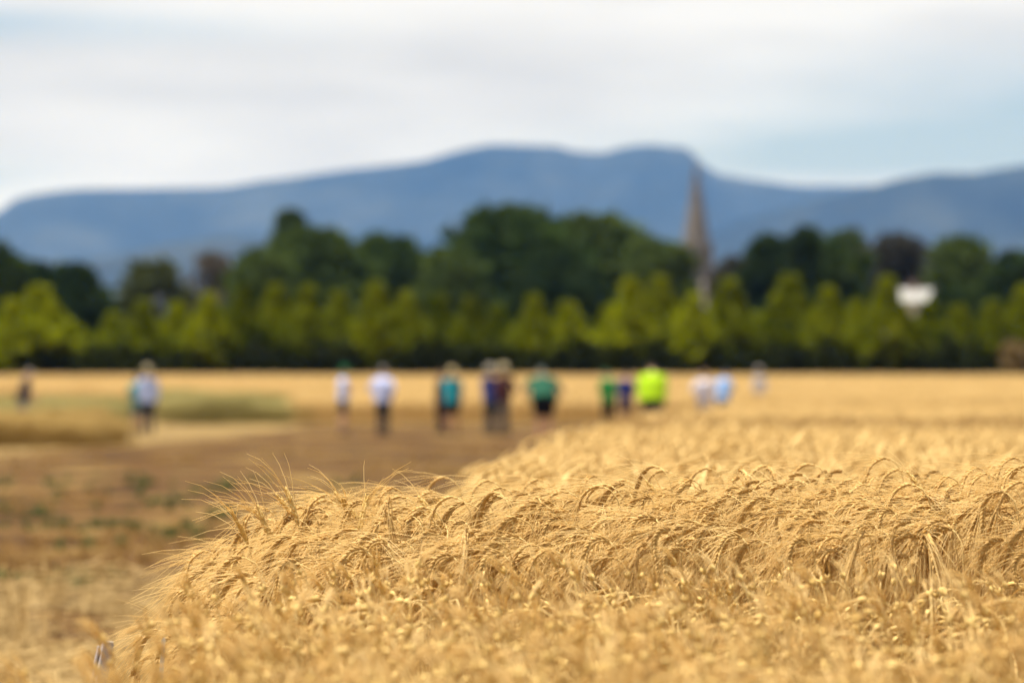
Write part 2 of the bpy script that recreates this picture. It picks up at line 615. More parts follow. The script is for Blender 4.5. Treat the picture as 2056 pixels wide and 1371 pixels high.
def church():
    D = 620.0
    root = empty('church', (px_x(1398, D), D, 0))
    tag(root, 'stone church with a tall pointed spire above the trees', 'church')
    s = D / FPX
    ztop, zsp, zt = px_z(322, D), px_z(492, D), px_z(492, D)
    tw = 3.4
    mb = MB()
    box(mb, (-tw, -tw, 0), (tw, tw, zt - 0.4))
    for sx in (-1, 1):                       # stepped corner buttresses
        for sy in (-1, 1):
            for (h0, h1, e) in ((0, zt * .45, .7), (zt * .45, zt * .78, .4)):
                box(mb, (min(sx * (tw - .4), sx * (tw + e)), min(sy * (tw - .4), sy * (tw + e)), h0), (max(sx * (tw - .4), sx * (tw + e)), max(sy * (tw - .4), sy * (tw + e)), h1))
    mesh_obj('tower', mb.mesh('tower', M['stone'], False), root)
    cb = MB()
    box(cb, (-tw - .3, -tw - .3, zt - 0.4), (tw + .3, tw + .3, zt + .1))
    mesh_obj('cornice', cb.mesh('cornice', M['stone'], False), root)
    sb = MB()
    a = np.arange(8) * math.pi / 4 + math.pi / 8
    rr = [3.4, 3.0, 1.45, .18]
    zz = [zt + .1, zt + 1.2, zt + (ztop - zt) * .56, ztop]
    v = [(rr[i] * math.cos(q), rr[i] * math.sin(q), zz[i]) for i in range(4) for q in a]
    f = [(i * 8 + k, i * 8 + (k + 1) % 8, (i + 1) * 8 + (k + 1) % 8, (i + 1) * 8 + k) for i in range(3) for k in range(8)]
    f += [tuple(24 + k for k in range(8))]
    sb.add(v, f)
    sp = mesh_obj('spire', sb.mesh('spire', M['stone'], False), root)
    fb = MB()
    box(fb, (-.07, -.07, ztop), (.07, .07, ztop + 1.5))
    box(fb, (-.45, -.05, ztop + .8), (-.075, .05, ztop + .95))
    box(fb, (.075, -.05, ztop + .8), (.45, .05, ztop + .95))
    mesh_obj('cross', fb.mesh('cross', M['louvre'], False), sp)
    for q in range(4):                        # lucarnes at the foot of the spire
        lb = MB()
        v = [(-.5, -.9, 0), (.5, -.9, 0), (.5, .6, 0), (-.5, .6, 0), (-.5, -.9, 1.5), (.5, -.9, 1.5), (.5, .6, 1.5), (-.5, .6, 1.5), (0, -.9, 2.6), (0, .9, 2.6)]
        lb.add(v, [(0, 1, 5, 8, 4), (1, 2, 6, 5), (3, 0, 4, 7), (4, 8, 9, 7), (5, 6, 9, 8), (2, 3, 7, 9, 6)])
        o = mesh_obj('spire_window', lb.mesh('spire_window', M['stone'], False), root)
        o.rotation_euler.z = q * math.pi / 2
        o.location = Matrix.Rotation(q * math.pi / 2, 3, 'Z') @ Vector((0, -1.75, zt + 1.0))
    for x in (-.9, .9):
        wb = MB()
        pts = [(-.5, 0), (.5, 0), (.5, 3.2), (0, 4.3), (-.5, 3.2)]
        v = [(x + p[0], -tw - .12, zt - 6.2 + p[1]) for p in pts] + [(x + p[0], -tw - .003, zt - 6.2 + p[1]) for p in pts]
        wb.add(v, [(0, 1, 2, 3, 4)] + [((i + 1) % 5, i, i + 5, (i + 1) % 5 + 5) for i in range(5)])
        mesh_obj('belfry_opening', wb.mesh('belfry_opening', M['louvre'], False), root)
    pb = MB()
    py0, py1, ph, pr = -tw - 9.0, -tw - .02, px_z(590, D), px_z(566, D)
    v = [(-2.2, py0, 0), (4.6, py0, 0), (4.6, py1, 0), (-2.2, py1, 0), (-2.2, py0, ph), (4.6, py0, ph), (4.6, py1, ph), (-2.2, py1, ph), (1.2, py0, pr), (1.2, py1, pr)]
    pb.add(v, [(0, 1, 5, 8, 4), (1, 2, 6, 5), (2, 3, 7, 9, 6), (3, 0, 4, 7), (5, 6, 9, 8), (4, 8, 9, 7)])
    mesh_obj('porch', pb.mesh('porch', M['pale_stone'], False), root)
    nave = MB()
    x0, x1, y0, y1, h, rz = tw + .02, 24.0, -4.0, 5.0, 9.5, px_z(566, D)
    yc = (y0 + y1) / 2
    v = [(x0, y0, 0), (x1, y0, 0), (x1, y1, 0), (x0, y1, 0), (x0, y0, h), (x1, y0, h), (x1, y1, h), (x0, y1, h), (x0, yc, rz), (x1, yc, rz)]
    nave.add(v, [(0, 1, 5, 4), (1, 2, 6, 9, 5), (2, 3, 7, 6), (3, 0, 4, 8, 7)])
    mesh_obj('nave', nave.mesh('nave', M['stone'], False), root)
    rb = MB()
    for (ya, yb) in ((y0 - .4, yc), (y1 + .4, yc)):
        za = h - .4 * (rz - h) / (yc - y0)
        a = [(x0, ya, za + .03), (x1 + .3, ya, za + .03), (x1 + .3, yb, rz + .03), (x0, yb, rz + .03)]
        b = [(p[0], p[1], p[2] + .18) for p in a]
        rb.add(a + b, [(0, 1, 2, 3), (7, 6, 5, 4), (0, 4, 5, 1), (1, 5, 6, 2), (2, 6, 7, 3), (3, 7, 4, 0)])
    mesh_obj('roof', rb.mesh('roof', M['slate'], False), root)
    for i in range(4):
        window(root, 6 + i * 5, y0, 3, 1.3, 4.2, M['stone'], M['glass'])


church()


def white_house():
    D = 236.0
    gz = ground_z(D)
    root = empty('house', (px_x(1843, D), D, gz))
    tag(root, 'white house with pale roof and chimney, half hidden between conifers and dark trees', 'house')
    top = px_z(581, D) - gz
    w, l, h = 4.4, 5.0, top - 1.0
    mb = MB()
    v = [(-w/2, 0, 0), (w/2, 0, 0), (w/2, l, 0), (-w/2, l, 0), (-w/2, 0, h), (w/2, 0, h), (w/2, l, h), (-w/2, l, h), (-w/2, l/2, top - .05), (w/2, l/2, top - .05)]
    mb.add(v, [(0, 1, 5, 4), (1, 2, 6, 9, 5), (2, 3, 7, 6), (3, 0, 4, 8, 7)])
    mesh_obj('wall', mb.mesh('wall', M['white_wall'], False), root)
    rb = MB()
    k = (top - h) / (l / 2)
    for ya, yb in ((-.35, l / 2), (l + .35, l / 2)):
        a = [(-w/2 - .25, ya, h - .35 * k + .02), (w/2 + .25, ya, h - .35 * k + .02), (w/2 + .25, yb, top + .02), (-w/2 - .25, yb, top + .02)]
        b = [(p[0], p[1], p[2] + .1) for p in a]
        rb.add(a + b, [(0, 1, 2, 3), (7, 6, 5, 4), (0, 4, 5, 1), (1, 5, 6, 2), (2, 6, 7, 3), (3, 7, 4, 0)])
    rf = mesh_obj('roof', rb.mesh('roof', M['roof'], False), root)
    cb = MB()
    box(cb, (-.35, 2.1, top - 0.4), (0.2, 2.7, top + 0.6))
    box(cb, (-.42, 2.03, top + 0.6), (0.27, 2.77, top + 0.7))
    mesh_obj('chimney', cb.mesh('chimney', M['brick'], False), rf)
    for x in (-1.3, 1.3):
        window(root, x, 0, 1.2, 1.1, 1.4, M['timber'], M['glass'])
    db = MB()
    box(db, (-.45, -.06, 0), (.45, -.003, 2.1))
    mesh_obj('door', db.mesh('door', M['brick'], False), root)


white_house()


# ------------------------------------------------------------------ trees
def leaf_faces(C, N, size, aspect=0.6, bend=0.25, jitter=0.5):
    """one bent leaf spray (two quads) per point, its length roughly along the given direction"""
    n = len(C)
    d = N + jitter * rng.normal(size=(n, 3))
    d /= np.linalg.norm(d, axis=1)[:, None] + 1e-9
    q = rng.normal(size=(n, 3))
    s = np.cross(d, q)
    s /= np.linalg.norm(s, axis=1)[:, None] + 1e-9
    nn = np.cross(d, s)
    L = size * (0.6 + 0.8 * rng.random(n))[:, None]
    W = L * aspect * 0.5
    a = C - s * W * .6
    b = C + s * W * .6
    c = C + d * L * .5 + s * W + nn * L * bend * .5
    e = C + d * L * .5 - s * W + nn * L * bend * .5
    g = C + d * L + s * W * .25
    h = C + d * L - s * W * .25
    v = np.stack([a, b, c, e, g, h], 1).reshape(-1, 3)
    f = []
    for i in range(n):
        k = i * 6
        f += [(k, k + 1, k + 2, k + 3), (k + 3, k + 2, k + 4, k + 5)]
    return v, f


def broad_crown(h, w, base, lobes=30, per=90, leaf=0.5, seed=0, shape='dome'):
    """unit: metres. Foliage from base to h inside an uneven outline of width w"""
    r = np.random.default_rng(seed)
    mb = MB()
    C_all, N_all = [], []
    for i in range(lobes):
        t = r.random() ** 0.75
        ph = r.random() * 2 * math.pi
        z = base + (h - base) * (0.08 + 0.84 * t)
        if shape == 'dome':
            env = math.sqrt(max(0.05, 1 - ((t - 0.35) / 0.68) ** 2))
        elif shape == 'pine':
            env = 0.95 * (1 - t) ** 0.7 + 0.10
        else:
            env = math.sin(math.pi * min(1, 0.12 + 0.86 * t)) ** 0.6 * 0.9
        rad = w / 2 * env * math.sqrt(r.random()) * 0.82
        c = np.array([rad * math.cos(ph), rad * math.sin(ph), z])
        lr = w * (0.10 + 0.09 * r.random())
        nrm = r.normal(size=(per, 3))
        nrm /= np.linalg.norm(nrm, axis=1)[:, None]
        P = c + nrm * lr * (0.55 + 0.5 * r.random((per, 1))) * np.array([1, 1, .75])
        P[:, 2] = np.minimum(P[:, 2], h)
        C_all.append(P)
        N_all.append(nrm + np.array([0, 0, .15]))
    v, f = leaf_faces(np.concatenate(C_all), np.concatenate(N_all), leaf)
    mb.add(v, f)
    return mb


def trunk_mb(h, r0, spread_w, seed=0, limbs=6):
    r = np.random.default_rng(seed + 99)
    mb = MB()
    P = [(0, 0, -0.3), (0.05 * r.normal(), 0.05 * r.normal(), h * .25), (0.1 * r.normal(), 0.1 * r.normal(), h * .55), (0.15 * r.normal(), .15 * r.normal(), h * .85)]
    tube(mb, P, [r0 * 1.3, r0, r0 * .7, r0 * .25], 8)
    for i in range(limbs):
        z0 = h * (.28 + .45 * i / limbs)
        a = i * 2.4 + r.random()
        e = spread_w * .42 * (1 - .4 * i / limbs)
        tube(mb, [(0, 0, z0), (e * .45 * math.cos(a), e * .45 * math.sin(a), z0 + h * .10), (e * math.cos(a), e * math.sin(a), z0 + h * .22)], [r0 * .45, r0 * .3, r0 * .1], 5)
    return mb


def tree(px, top, half_px, D, mat, label, shape='dome', base_frac=0.06, trunk_mat='bark', lobes=56, per=95, leaf=0.72, seed=0, cat='tree', name='tree', group='big trees behind the hedge'):
    gz = ground_z(D)
    h = px_z(top, D) - gz
    w = 2.6 * half_px / FPX * D
    root = empty(name, (px_x(px, D), D, gz), (0, 0, 0))
    tag(root, label, cat, group)
    mesh_obj('trunk', trunk_mb(h, max(.12, h * .028), w, seed).mesh('trunk', M[trunk_mat]), root)
    mesh_obj('crown', broad_crown(h, w, h * base_frac, lobes, per, leaf, seed, shape).mesh('crown', M[mat], smooth=False), root)
    return root


BIG = [
    (-25, 488, 75, 215, 'tree_dark', 'dark tree cut by the left edge, its top sloping down to the right', 'dome'),
    (62, 530, 62, 222, 'tree_dark', 'dark rounded tree behind the widest conifer at the far left', 'dome'),
    (140, 531, 62, 226, 'tree_dark', 'blackish green tree above the gap in the conifer hedge, at the left', 'dome'),
    (196, 585, 34, 236, 'tree_dark', 'small dark tree at the right foot of the blackish group on the left', 'dome'),
    (308, 528, 66, 240, 'tree_olive', 'olive gum tree with a pale bare trunk showing through', 'gum'),
    (432, 512, 50, 262, 'tree_brown', 'thin brownish tree left of the great green trees, sky showing through', 'gum'),
    (585, 417, 62, 330, 'tree_dark', 'dark conical pine rising above the left great green tree', 'pine'),
    (520, 505, 70, 252, 'tree_mid', 'green tree below and left of the dark conical pine', 'dome'),
    (630, 470, 112, 262, 'tree_mid', 'broad green tree directly in front of the dark conical pine', 'dome'),
    (782, 486, 86, 268, 'tree_mid', 'green tree sloping down into the dip left of the tallest green dome', 'dome'),
    (1020, 428, 138, 262, 'tree_mid', 'tallest green dome-shaped tree in the middle of the picture', 'dome'),
    (905, 500, 66, 250, 'tree_mid', 'lower shoulder of foliage at the left foot of the tallest green dome', 'dome'),
    (1200, 441, 110, 268, 'tree_mid', 'broad dark green tree between the tallest dome and the church spire', 'dome'),
    (1318, 470, 72, 258, 'tree_mid', 'green tree touching the church spire on its left', 'dome'),
    (1120, 520, 90, 245, 'tree_dark', 'dark tree low down behind the two separate conifers', 'dome'),
    (1472, 520, 44, 262, 'tree_grey', 'small greyish tree just right of the church spire', 'dome'),
    (1550, 470, 58, 256, 'tree_dark', 'dark tree with a rounded top, second right of the church spire', 'dome'),
    (1616, 452, 40, 250, 'tree_dark', 'narrow pointed dark tree among the trees right of the spire', 'pine'),
    (1676, 464, 72, 262, 'tree_mid', 'green tree right of the narrow pointed one', 'dome'),
    (1718, 457, 36, 285, 'tree_grey', 'thin brown-grey tree peeping over its green neighbour right of the spire', 'gum'),
    (1806, 473, 78, 282, 'tree_grey', 'grey-brown rounded tree above the white house', 'dome'),
    (1932, 480, 74, 252, 'tree_mid', 'green tree to the right of the white house', 'dome'),
    (1918, 582, 42, 205, 'tree_dark', 'dark bushy tree hiding the right side of the white house', 'dome'),
    (2046, 500, 58, 240, 'tree_dark', 'dark tree cut by the right edge of the picture', 'dome'),
    (2150, 505, 80, 245, 'tree_mid', 'green tree beyond the right edge of the picture', 'dome'),
    (-150, 520, 90, 235, 'tree_mid', 'green tree beyond the left edge of the picture', 'dome'),
]
for i, (px, top, hw, D, mat, lab, shp) in enumerate(BIG):
    kw = dict(shape=shp, seed=i)
    if shp == 'gum':
        kw.update(lobes=22, per=60, base_frac=.3, trunk_mat='pale_bark')
    if hw > 80:
        kw.update(lobes=110, per=100, leaf=.9)
    tree(px, top, hw, D, M and mat, lab, **kw)


def conifer_meshes(seed, h=6.0, w=2.6):
    r = np.random.default_rng(seed + 500)
    mb = MB()
    n = 2600
    t = r.random(n) ** 1.25
    ph = r.random(n) * 2 * math.pi
    ph += 0.35 * np.sin(3 * ph + 9 * t + seed)
    prof = np.interp(t, [0, .10, .25, .42, .6, .75, .9, 1.0], [.50, .70, .96, 1.0, .62, .32, .10, .01])
    lump = 1 + .20 * np.sin(4 * ph + 14 * t + seed) + .12 * np.sin(7 * ph - 23 * t)
    rad = w / 2 * prof * lump * (0.55 + 0.45 * np.sqrt(r.random(n)))
    C = np.stack([rad * np.cos(ph), rad * np.sin(ph), 0.06 * h + t * h * .88], 1)
    N = np.stack([np.cos(ph) * .75, np.sin(ph) * .75, .65 + 0.9 * t], 1)
    v, f = leaf_faces(C, N, 0.46, .6, .3, .35)
    mb.add(v, f)
    for k in range(3):     # leading shoots
        c = np.array([[.05 * r.normal(), .05 * r.normal(), h * (.84 + .02 * k)]] * 8)
        v, f = leaf_faces(c, np.array([[0, 0, 1.]] * 8), .5, .3, .2, .25)
        mb.add(v, f)
    tb = MB()
    tube(tb, [(0, 0, -.3), (0, 0, h * .4), (0.03, 0, h * .85)], [.14, .09, .02], 7)
    return mb.mesh('crown', M['hedge'], False), tb.mesh('trunk', M['bark'])


CONV = [conifer_meshes(k) for k in range(6)]
HEDGE = [
    (24, 611, 1.15, 'yellow-green conifer cut by the left edge, behind the person in the dark top'),
    (80, 587, 1.75, 'widest conifer of the hedge, a broad yellow-green cone just right of the left edge'),
    (228, 639, 1.1, 'low conifer at the left end of the long unbroken hedge, past the gap'),
    (286, 615, 1.1, 'conifer just above the pale blue shirt on the left, under the pale gum trunk'),
    (354, 618, 1.1, 'conifer just right of the pale gum trunk'),
    (419, 601, 1.1, 'conifer below the thin brownish tree'),
    (490, 584, 1.1, 'tall conifer at the left end of the great green trees'),
    (551, 584, 1.05, 'conifer below and left of the dark conical pine'),
    (616, 584, 1.05, 'conifer below and right of the dark conical pine'),
    (680, 598, 1.05, 'conifer directly above the person in green cap'),
    (755, 579, 1.15, 'tallest bright conifer, above the person in white shirt and navy trousers'),
    (815, 598, 1.05, 'conifer just right of the tallest bright one, before the dip in the trees'),
    (881, 601, 1.05, 'bright yellow conifer above the person in turquoise shirt, to the left'),
    (945, 608, 1.05, 'conifer above the gap between turquoise shirt and blue jacket'),
    (998, 623, 1.0, 'small conifer at the right end of the long unbroken hedge'),
    (1071, 604, 1.05, 'left one of the two conifers standing apart in the middle'),
    (1141, 617, 1.1, 'right one of the two conifers standing apart in the middle'),
    (1222, 625, 1.0, 'short conifer starting the clump below the spire, above the bright green shirt'),
    (1267, 572, 1.2, 'tall conifer above the person in navy shirt'),
    (1325, 568, 1.25, 'tall conifer above the person in lime yellow shirt'),
    (1392, 603, 1.1, 'lower conifer right at the foot of the church'),
    (1460, 572, 1.25, 'tall conifer just right of the church, at the end of its clump'),
    (1584, 563, 1.45, 'broad tall conifer standing right of the gap after the church clump'),
    (1662, 590, 1.1, 'conifer close to the right side of the broad tall one'),
    (1722, 615, 1.05, 'small dull conifer left of the pointed one beside the house'),
    (1781, 569, 1.25, 'pointed conifer that hides the left side of the white house'),
    (1862, 617, 1.15, 'low conifer in front of the right side of the white house'),
    (1924, 625, 1.1, 'low conifer right of the white house, with darker trees behind'),
    (1995, 615, 1.15, 'conifer between the low ones and the dry tan bush'),
    (2056, 588, 1.3, 'conifer cut by the right edge, above the dry tan bush'),
    (2125, 590, 1.2, 'conifer beyond the right edge of the picture'),
    (-50, 600, 1.3, 'conifer beyond the left edge of the picture'),
]
for i, (px, top, ws, lab) in enumerate(HEDGE):
    D = 178 + 1.2 * ((i * 7) % 5 - 2) / 2
    gz = ground_z(D)
    h = (px_z(top - 6, D) - gz)
    crown, trunk = CONV[i % 6]
    root = empty('conifer', (px_x(px, D), D, gz), (0, 0, i * 1.7), (ws * 1.16, ws * 1.16, h / 6.0 * 1.02))
    tag(root, lab, 'conifer', 'golden-green conifers in the hedge behind the field')
    mesh_obj('trunk', trunk, root)
    mesh_obj('crown', crown, root)

# odd bushes and dark leaves added as shade along the foot of the hedge
SHRUBS = [
    (172, 690, 40, 182, 'tree_dark', 'dark low bush filling the gap in the hedge at the left'),
    (1028, 700, 34, 182, 'tree_brown', 'brownish low bush between the long hedge and the two separate conifers'),
    (1190, 672, 34, 183, 'tree_olive', 'dull olive bush right of the two separate conifers'),
    (1516, 690, 30, 182, 'tree_olive', 'dull olive bush in the gap right of the church clump'),
    (2036, 690, 22, 172, 'tan_bush', 'dry tan bush at the foot of the hedge by the right edge'),
    (840, 700, 40, 184, 'tree_brown', 'dark brown bush low in the hedge behind the turquoise shirt'),
]
for i, (px, top, hw, D, mat, lab) in enumerate(SHRUBS):
    tree(px, top, hw, D, mat, lab, 'dome', 0.03, lobes=14, per=60, leaf=.4, seed=70 + i, cat='bush', name='bush', group='bushes along the foot of the hedge')


def shade_foliage():  # invented band of dark leaves, makes the lower hedge look shaded
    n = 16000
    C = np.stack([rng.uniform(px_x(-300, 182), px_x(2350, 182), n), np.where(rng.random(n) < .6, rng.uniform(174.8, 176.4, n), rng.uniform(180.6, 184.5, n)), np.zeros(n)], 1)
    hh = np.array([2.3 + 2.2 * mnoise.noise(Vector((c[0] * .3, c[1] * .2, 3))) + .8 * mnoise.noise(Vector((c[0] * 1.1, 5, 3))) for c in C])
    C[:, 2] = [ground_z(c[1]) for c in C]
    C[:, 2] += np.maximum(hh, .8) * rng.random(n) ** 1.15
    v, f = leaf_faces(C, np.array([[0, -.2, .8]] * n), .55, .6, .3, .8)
    o = mesh_obj('shade_foliage', MB().add(v, f).mesh('shade_foliage', M['shade_leaf'], False))
    tag(o, 'dark leaves added as shade along the foot of the conifer hedge', 'shade_foliage', kind='stuff')


shade_foliage()

# ------------------------------------------------------------------ people
def remeshed(mb, name, mat, voxel=0.012, keep=0.3):
    """fuse overlapping lofts into one continuous skin"""
    me = mb.mesh(name, mat)
    o = bpy.data.objects.new(name, me)
    col.objects.link(o)
    m = o.modifiers.new('fuse', 'REMESH')
    m.mode = 'VOXEL'
    m.voxel_size = voxel
    s = o.modifiers.new('smooth', 'SMOOTH')
    s.factor = 0.5
    s.iterations = 3
    d = o.modifiers.new('thin', 'DECIMATE')
    d.ratio = keep
    dg = bpy.context.evaluated_depsgraph_get()
    out = bpy.data.meshes.new_from_object(o.evaluated_get(dg))
    out.name = name
    bpy.data.objects.remove(o)
    out.materials.clear()
    out.materials.append(mat)
    out.polygons.foreach_set('use_smooth', [True] * len(out.polygons))
    return out


def loft(mb, secs, sides=14):
    """secs: (centre, rx, ry) with rings square to the path"""
    P = np.array([s[0] for s in secs], float)
    n = len(P)
    T = np.gradient(P, axis=0)
    T /= np.linalg.norm(T, axis=1)[:, None]
    a = np.arange(sides) * 2 * np.pi / sides
    v = []
    for i in range(n):
        t = T[i]
        u = np.array([1.0, 0, 0])
        u = u - (u @ t) * t
        if np.linalg.norm(u) < .3:
            u = np.array([0, 1.0, 0]) - t[1] * t
        u /= np.linalg.norm(u)
        w = np.cross(t, u)
        for q in a:
            v.append(P[i] + u * secs[i][1] * math.cos(q) + w * secs[i][2] * math.sin(q))
    f = [(i * sides + k, i * sides + (k + 1) % sides, (i + 1) * sides + (k + 1) % sides, (i + 1) * sides + k) for i in range(n - 1) for k in range(sides)]
    f += [tuple(range(sides))[::-1], tuple((n - 1) * sides + k for k in range(sides))]
    mb.add(v, f)


CLOTH = {}


def cloth(c):
    if c not in CLOTH:
        CLOTH[c] = solid_mat('cloth', c, tuple(min(1, x * 1.2) for x in c), 9, 0.9, 0.1, bump=0.15)
    return CLOTH[c]


def person(px, D, face, label, shirt, trousers, shorts=False, hat=None, hat_kind='brim', hair=(.10, .07, .05), skin=(.50, .30, .21), height=1.75, girth=1.0,
           lean=0.0, bow=0.0, arms='down', sleeves='long', stride=0.0, shoes=(.05, .04, .035), loc_z=None):
    gz = ground_z(D) if loc_z is None else loc_z
    k = height / 1.75
    root = empty('person', (px_x(px, D), D, gz + .01), (0, 0, face), (k, k, k))
    tag(root, label, 'person', 'visitors standing among the crop plots')
    skm = cloth(skin)
    A = np.array
    # joints; local +y is where the person looks
    hip = A([0, 0, .94])

    def up(p):                      # points above the hip bend forward
        p = A(p, float)
        d = p - hip
        c, s = math.cos(lean), math.sin(lean)
        return hip + A([d[0], d[1] * c + d[2] * s, -d[1] * s + d[2] * c])
    g = girth * 1.06
    gs = 1 + .5 * (g - 1)
    nk = up((0, .01, 1.50))

    def hd(p):                      # head points nod about the neck
        d = A(p, float) - A([0, .01, 1.50])
        c, s = math.cos(lean * .5 + bow), math.sin(lean * .5 + bow)
        return nk + A([d[0], d[1] * c + d[2] * s, -d[1] * s + d[2] * c])
    body = MB()
    torso = [((0, .0, .88), .165 * g, .115 * g), ((0, 0, .98), .168 * g, .12 * g), ((0, .0, 1.10), .150 * g, .115 * g), ((0, 0, 1.25), .165 * g, .118 * g), ((0, -.005, 1.38), .178 * gs, .115 * gs), ((0, -.005, 1.45), .12 * gs, .085 * gs), ((0, 0, 1.50), .062, .06)]
    loft(body, [(up(c), a, b) for c, a, b in torso])
    loft(body, [(up((0, -.005, 1.44)), .062, .062), (nk, .056, .058), (hd((0, .015, 1.60)), .055, .06)])
    # head: skull, jaw, nose, ears, brow, lips
    rot = Matrix.Rotation(-(lean * .5 + bow), 4, 'X')
    ellipsoid(body, hd((0, .015, 1.66)), (.076, .095, .105), 16, 10, M=rot)
    ellipsoid(body, hd((0, .045, 1.595)), (.056, .062, .06), 14, 8, M=rot)
    ellipsoid(body, hd((0, .118, 1.635)), (.015, .024, .027), 8, 6, M=rot)
    ellipsoid(body, hd((0, .098, 1.672)), (.052, .018, .013), 8, 6, M=rot)
    ellipsoid(body, hd((0, .103, 1.592)), (.026, .012, .011), 8, 6, M=rot)
    for s in (-1, 1):
        ellipsoid(body, hd((s * .079, .0, 1.645)), (.012, .024, .034), 8, 6, M=rot)
    # legs
    feet = []
    legs = {}
    for s in (-1, 1):
        st = stride * s
        h0 = A([s * .09, 0, .92])
        kn = A([s * .10, .02 + st * .5, .50])
        an = A([s * .11, -.02 + st, .09])
        legs[s] = (h0, kn, an)
        loft(body, [(h0, .088 * g, .095 * g), (h0 * .5 + kn * .5, .074 * g, .08 * g), (kn, .054, .058), (kn * .6 + an * .4 + A([0, -.02, 0]), .052, .058), (an + A([0, 0, .06]), .036, .04), (an - A([0, 0, .04]), .038, .045)])
        loft(body, [(an + A([0, -.05, -.05]), .034, .03), (an + A([0, .06, -.055]), .042, .03), (an + A([0, .15, -.065]), .04, .02)])
        feet.append(an)
    # arms
    arm = {}
    for s in (-1, 1):
        sh = up((s * .19 * (1 + .5 * (g - 1)), -.01, 1.42))
        if arms == 'down':
            el, wr = sh + A([s * .05, .0, -.29]), sh + A([s * .045, .05, -.54])
        elif arms == 'hips':
            el, wr = sh + A([s * .17, -.06, -.24]), sh + A([s * .03, .06, -.40])
        elif arms == 'hold':
            el, wr = sh + A([s * .05, .03, -.28]), sh + A([-s * .07, .25, -.25])
        elif arms == 'back':
            el, wr = sh + A([s * .09, -.07, -.27]), sh + A([-s * .09, -.17, -.44])
        else:
            el, wr = sh + A([s * .06, .06, -.28]), sh + A([s * .02, .20, -.46])
        arm[s] = (sh, el, wr)
        loft(body, [(sh + A([-s * .05, 0, .0]), .05, .05), (sh, .055, .055), (sh * .5 + el * .5, .046, .046), (el, .038, .038), (el * .6 + wr * .4, .037, .037), (wr, .026, .024)], 12)
        d = wr - el
        d /= np.linalg.norm(d)
        q = A([0, 1.0, 0]) - d[1] * d
        q /= np.linalg.norm(q)
        nrm = np.cross(d, q)
        pm = wr + d * .05
        loft(body, [(wr - d * .01, .026, .024), (wr + d * .03, .024, .036), (wr + d * .085, .020, .040)], 10)
        for j in range(4):
            b0 = wr + d * .082 + q * (.030 - .020 * j)
            ln = (.068, .076, .070, .054)[j]
            cu = nrm * (-s) * .5
            tube(body, [b0, b0 + d * ln * .45 + cu * ln * .1, b0 + d * ln * .8 + cu * ln * .45, b0 + d * ln * .95 + cu * ln * .8], [.0095, .009, .0085, .007], 7)
        b0 = wr + d * .02 + q * .028
        tube(body, [b0, b0 + d * .03 + q * .022, b0 + d * .062 + q * .026], [.012, .0105, .0085], 7)
    mesh_obj('body', remeshed(body, 'body', skm, .010, .22), root)
    for s in (-1, 1):
        e = MB()
        ellipsoid(e, hd((s * .031, .096, 1.652)), (.013, .011, .010), 8, 6, M=rot)
        mesh_obj('eye', e.mesh('eye', cloth((.03, .025, .02))), root)
    # shirt
    sb = MB()
    w = .016
    hem = .84 if g > 1.05 or arms == 'hips' else .88
    loft(sb, [(up((0, 0, hem)), .185 * g + w, .135 * g + w), (up((0, 0, 1.0)), .178 * g + w, .13 * g + w), (up((0, 0, 1.12)), .166 * g + w, .127 * g + w), (up((0, 0, 1.26)), .178 * g + w, .13 * g + w), (up((0, -.005, 1.38)), .186 * gs + w, .122 * gs + w), (up((0, -.005, 1.455)), .12 * gs + w, .085 * gs + w), (up((0, 0, 1.50)), .062 + w, .06 + w)])
    for s in (-1, 1):
        sh, el, wr = arm[s]
        ps = [(sh + A([-s * .06, 0, .0]), .062, .062), (sh, .072, .070), (sh * .5 + el * .5, .064, .064)]
        if sleeves == 'long':
            ps += [(el, .054, .054), (el * .5 + wr * .5, .050, .050), (wr + (el - wr) * .06, .040, .038)]
        else:
            ps += [(sh * .2 + el * .8, .062, .062)]
        loft(sb, ps, 12)
    mesh_obj('shirt', remeshed(sb, 'shirt', cloth(shirt), .016, .4), root)
    # trousers or shorts
    tb = MB()
    loft(tb, [((0, 0, .86), .165 * g + .012, .115 * g + .014), ((0, 0, .93), .168 * g + .012, .12 * g + .012), ((0, 0, 1.02), .155 * g + .012, .115 * g + .012)])
    for s in (-1, 1):
        h0, kn, an = legs[s]
        ps = [(h0 + A([0, 0, .02]), .093 * g + .008, .10 * g + .01), (h0 * .5 + kn * .5, .083 * g + .01, .09 * g + .01)]
        if shorts:
            ps += [(kn + A([0, -.005, .06]), .085 * g, .09 * g)]
        else:
            ps += [(kn, .074, .08), (kn * .5 + an * .5, .066, .074), (an + A([0, 0, -.02]), .062, .072)]
        loft(tb, ps, 12)
    mesh_obj('shorts' if shorts else 'trousers', remeshed(tb, 'trousers', cloth(trousers), .016, .4), root)
    for s in (-1, 1):
        an = legs[s][2]
        f = MB()
        loft(f, [(an + A([0, -.075, -.045]), .036, .045), (an + A([0, -.04, -.035]), .045, .055), (an + A([0, .03, -.04]), .048, .050), (an + A([0, .11, -.058]), .050, .034), (an + A([0, .175, -.068]), .036, .022)], 12)
        mesh_obj('shoe', f.mesh('shoe', cloth(shoes)), root)
    # hair, hat
    hb_ = MB()
    v0 = len(hb_.v)
    ellipsoid(hb_, (0, 0, 0), (.084, .102, .112), 16, 10)
    vv = np.concatenate(hb_.v)
    vv[:, 1] = np.where(vv[:, 2] < 0.03, np.minimum(vv[:, 1], .01 + .3 * (vv[:, 2] + .112)), vv[:, 1])
    Rm = np.array(rot.to_3x3())
    hb_.v = [vv @ Rm.T + hd((0, .005, 1.672))]
    mesh_obj('hair', hb_.mesh('hair', cloth(hair)), root)
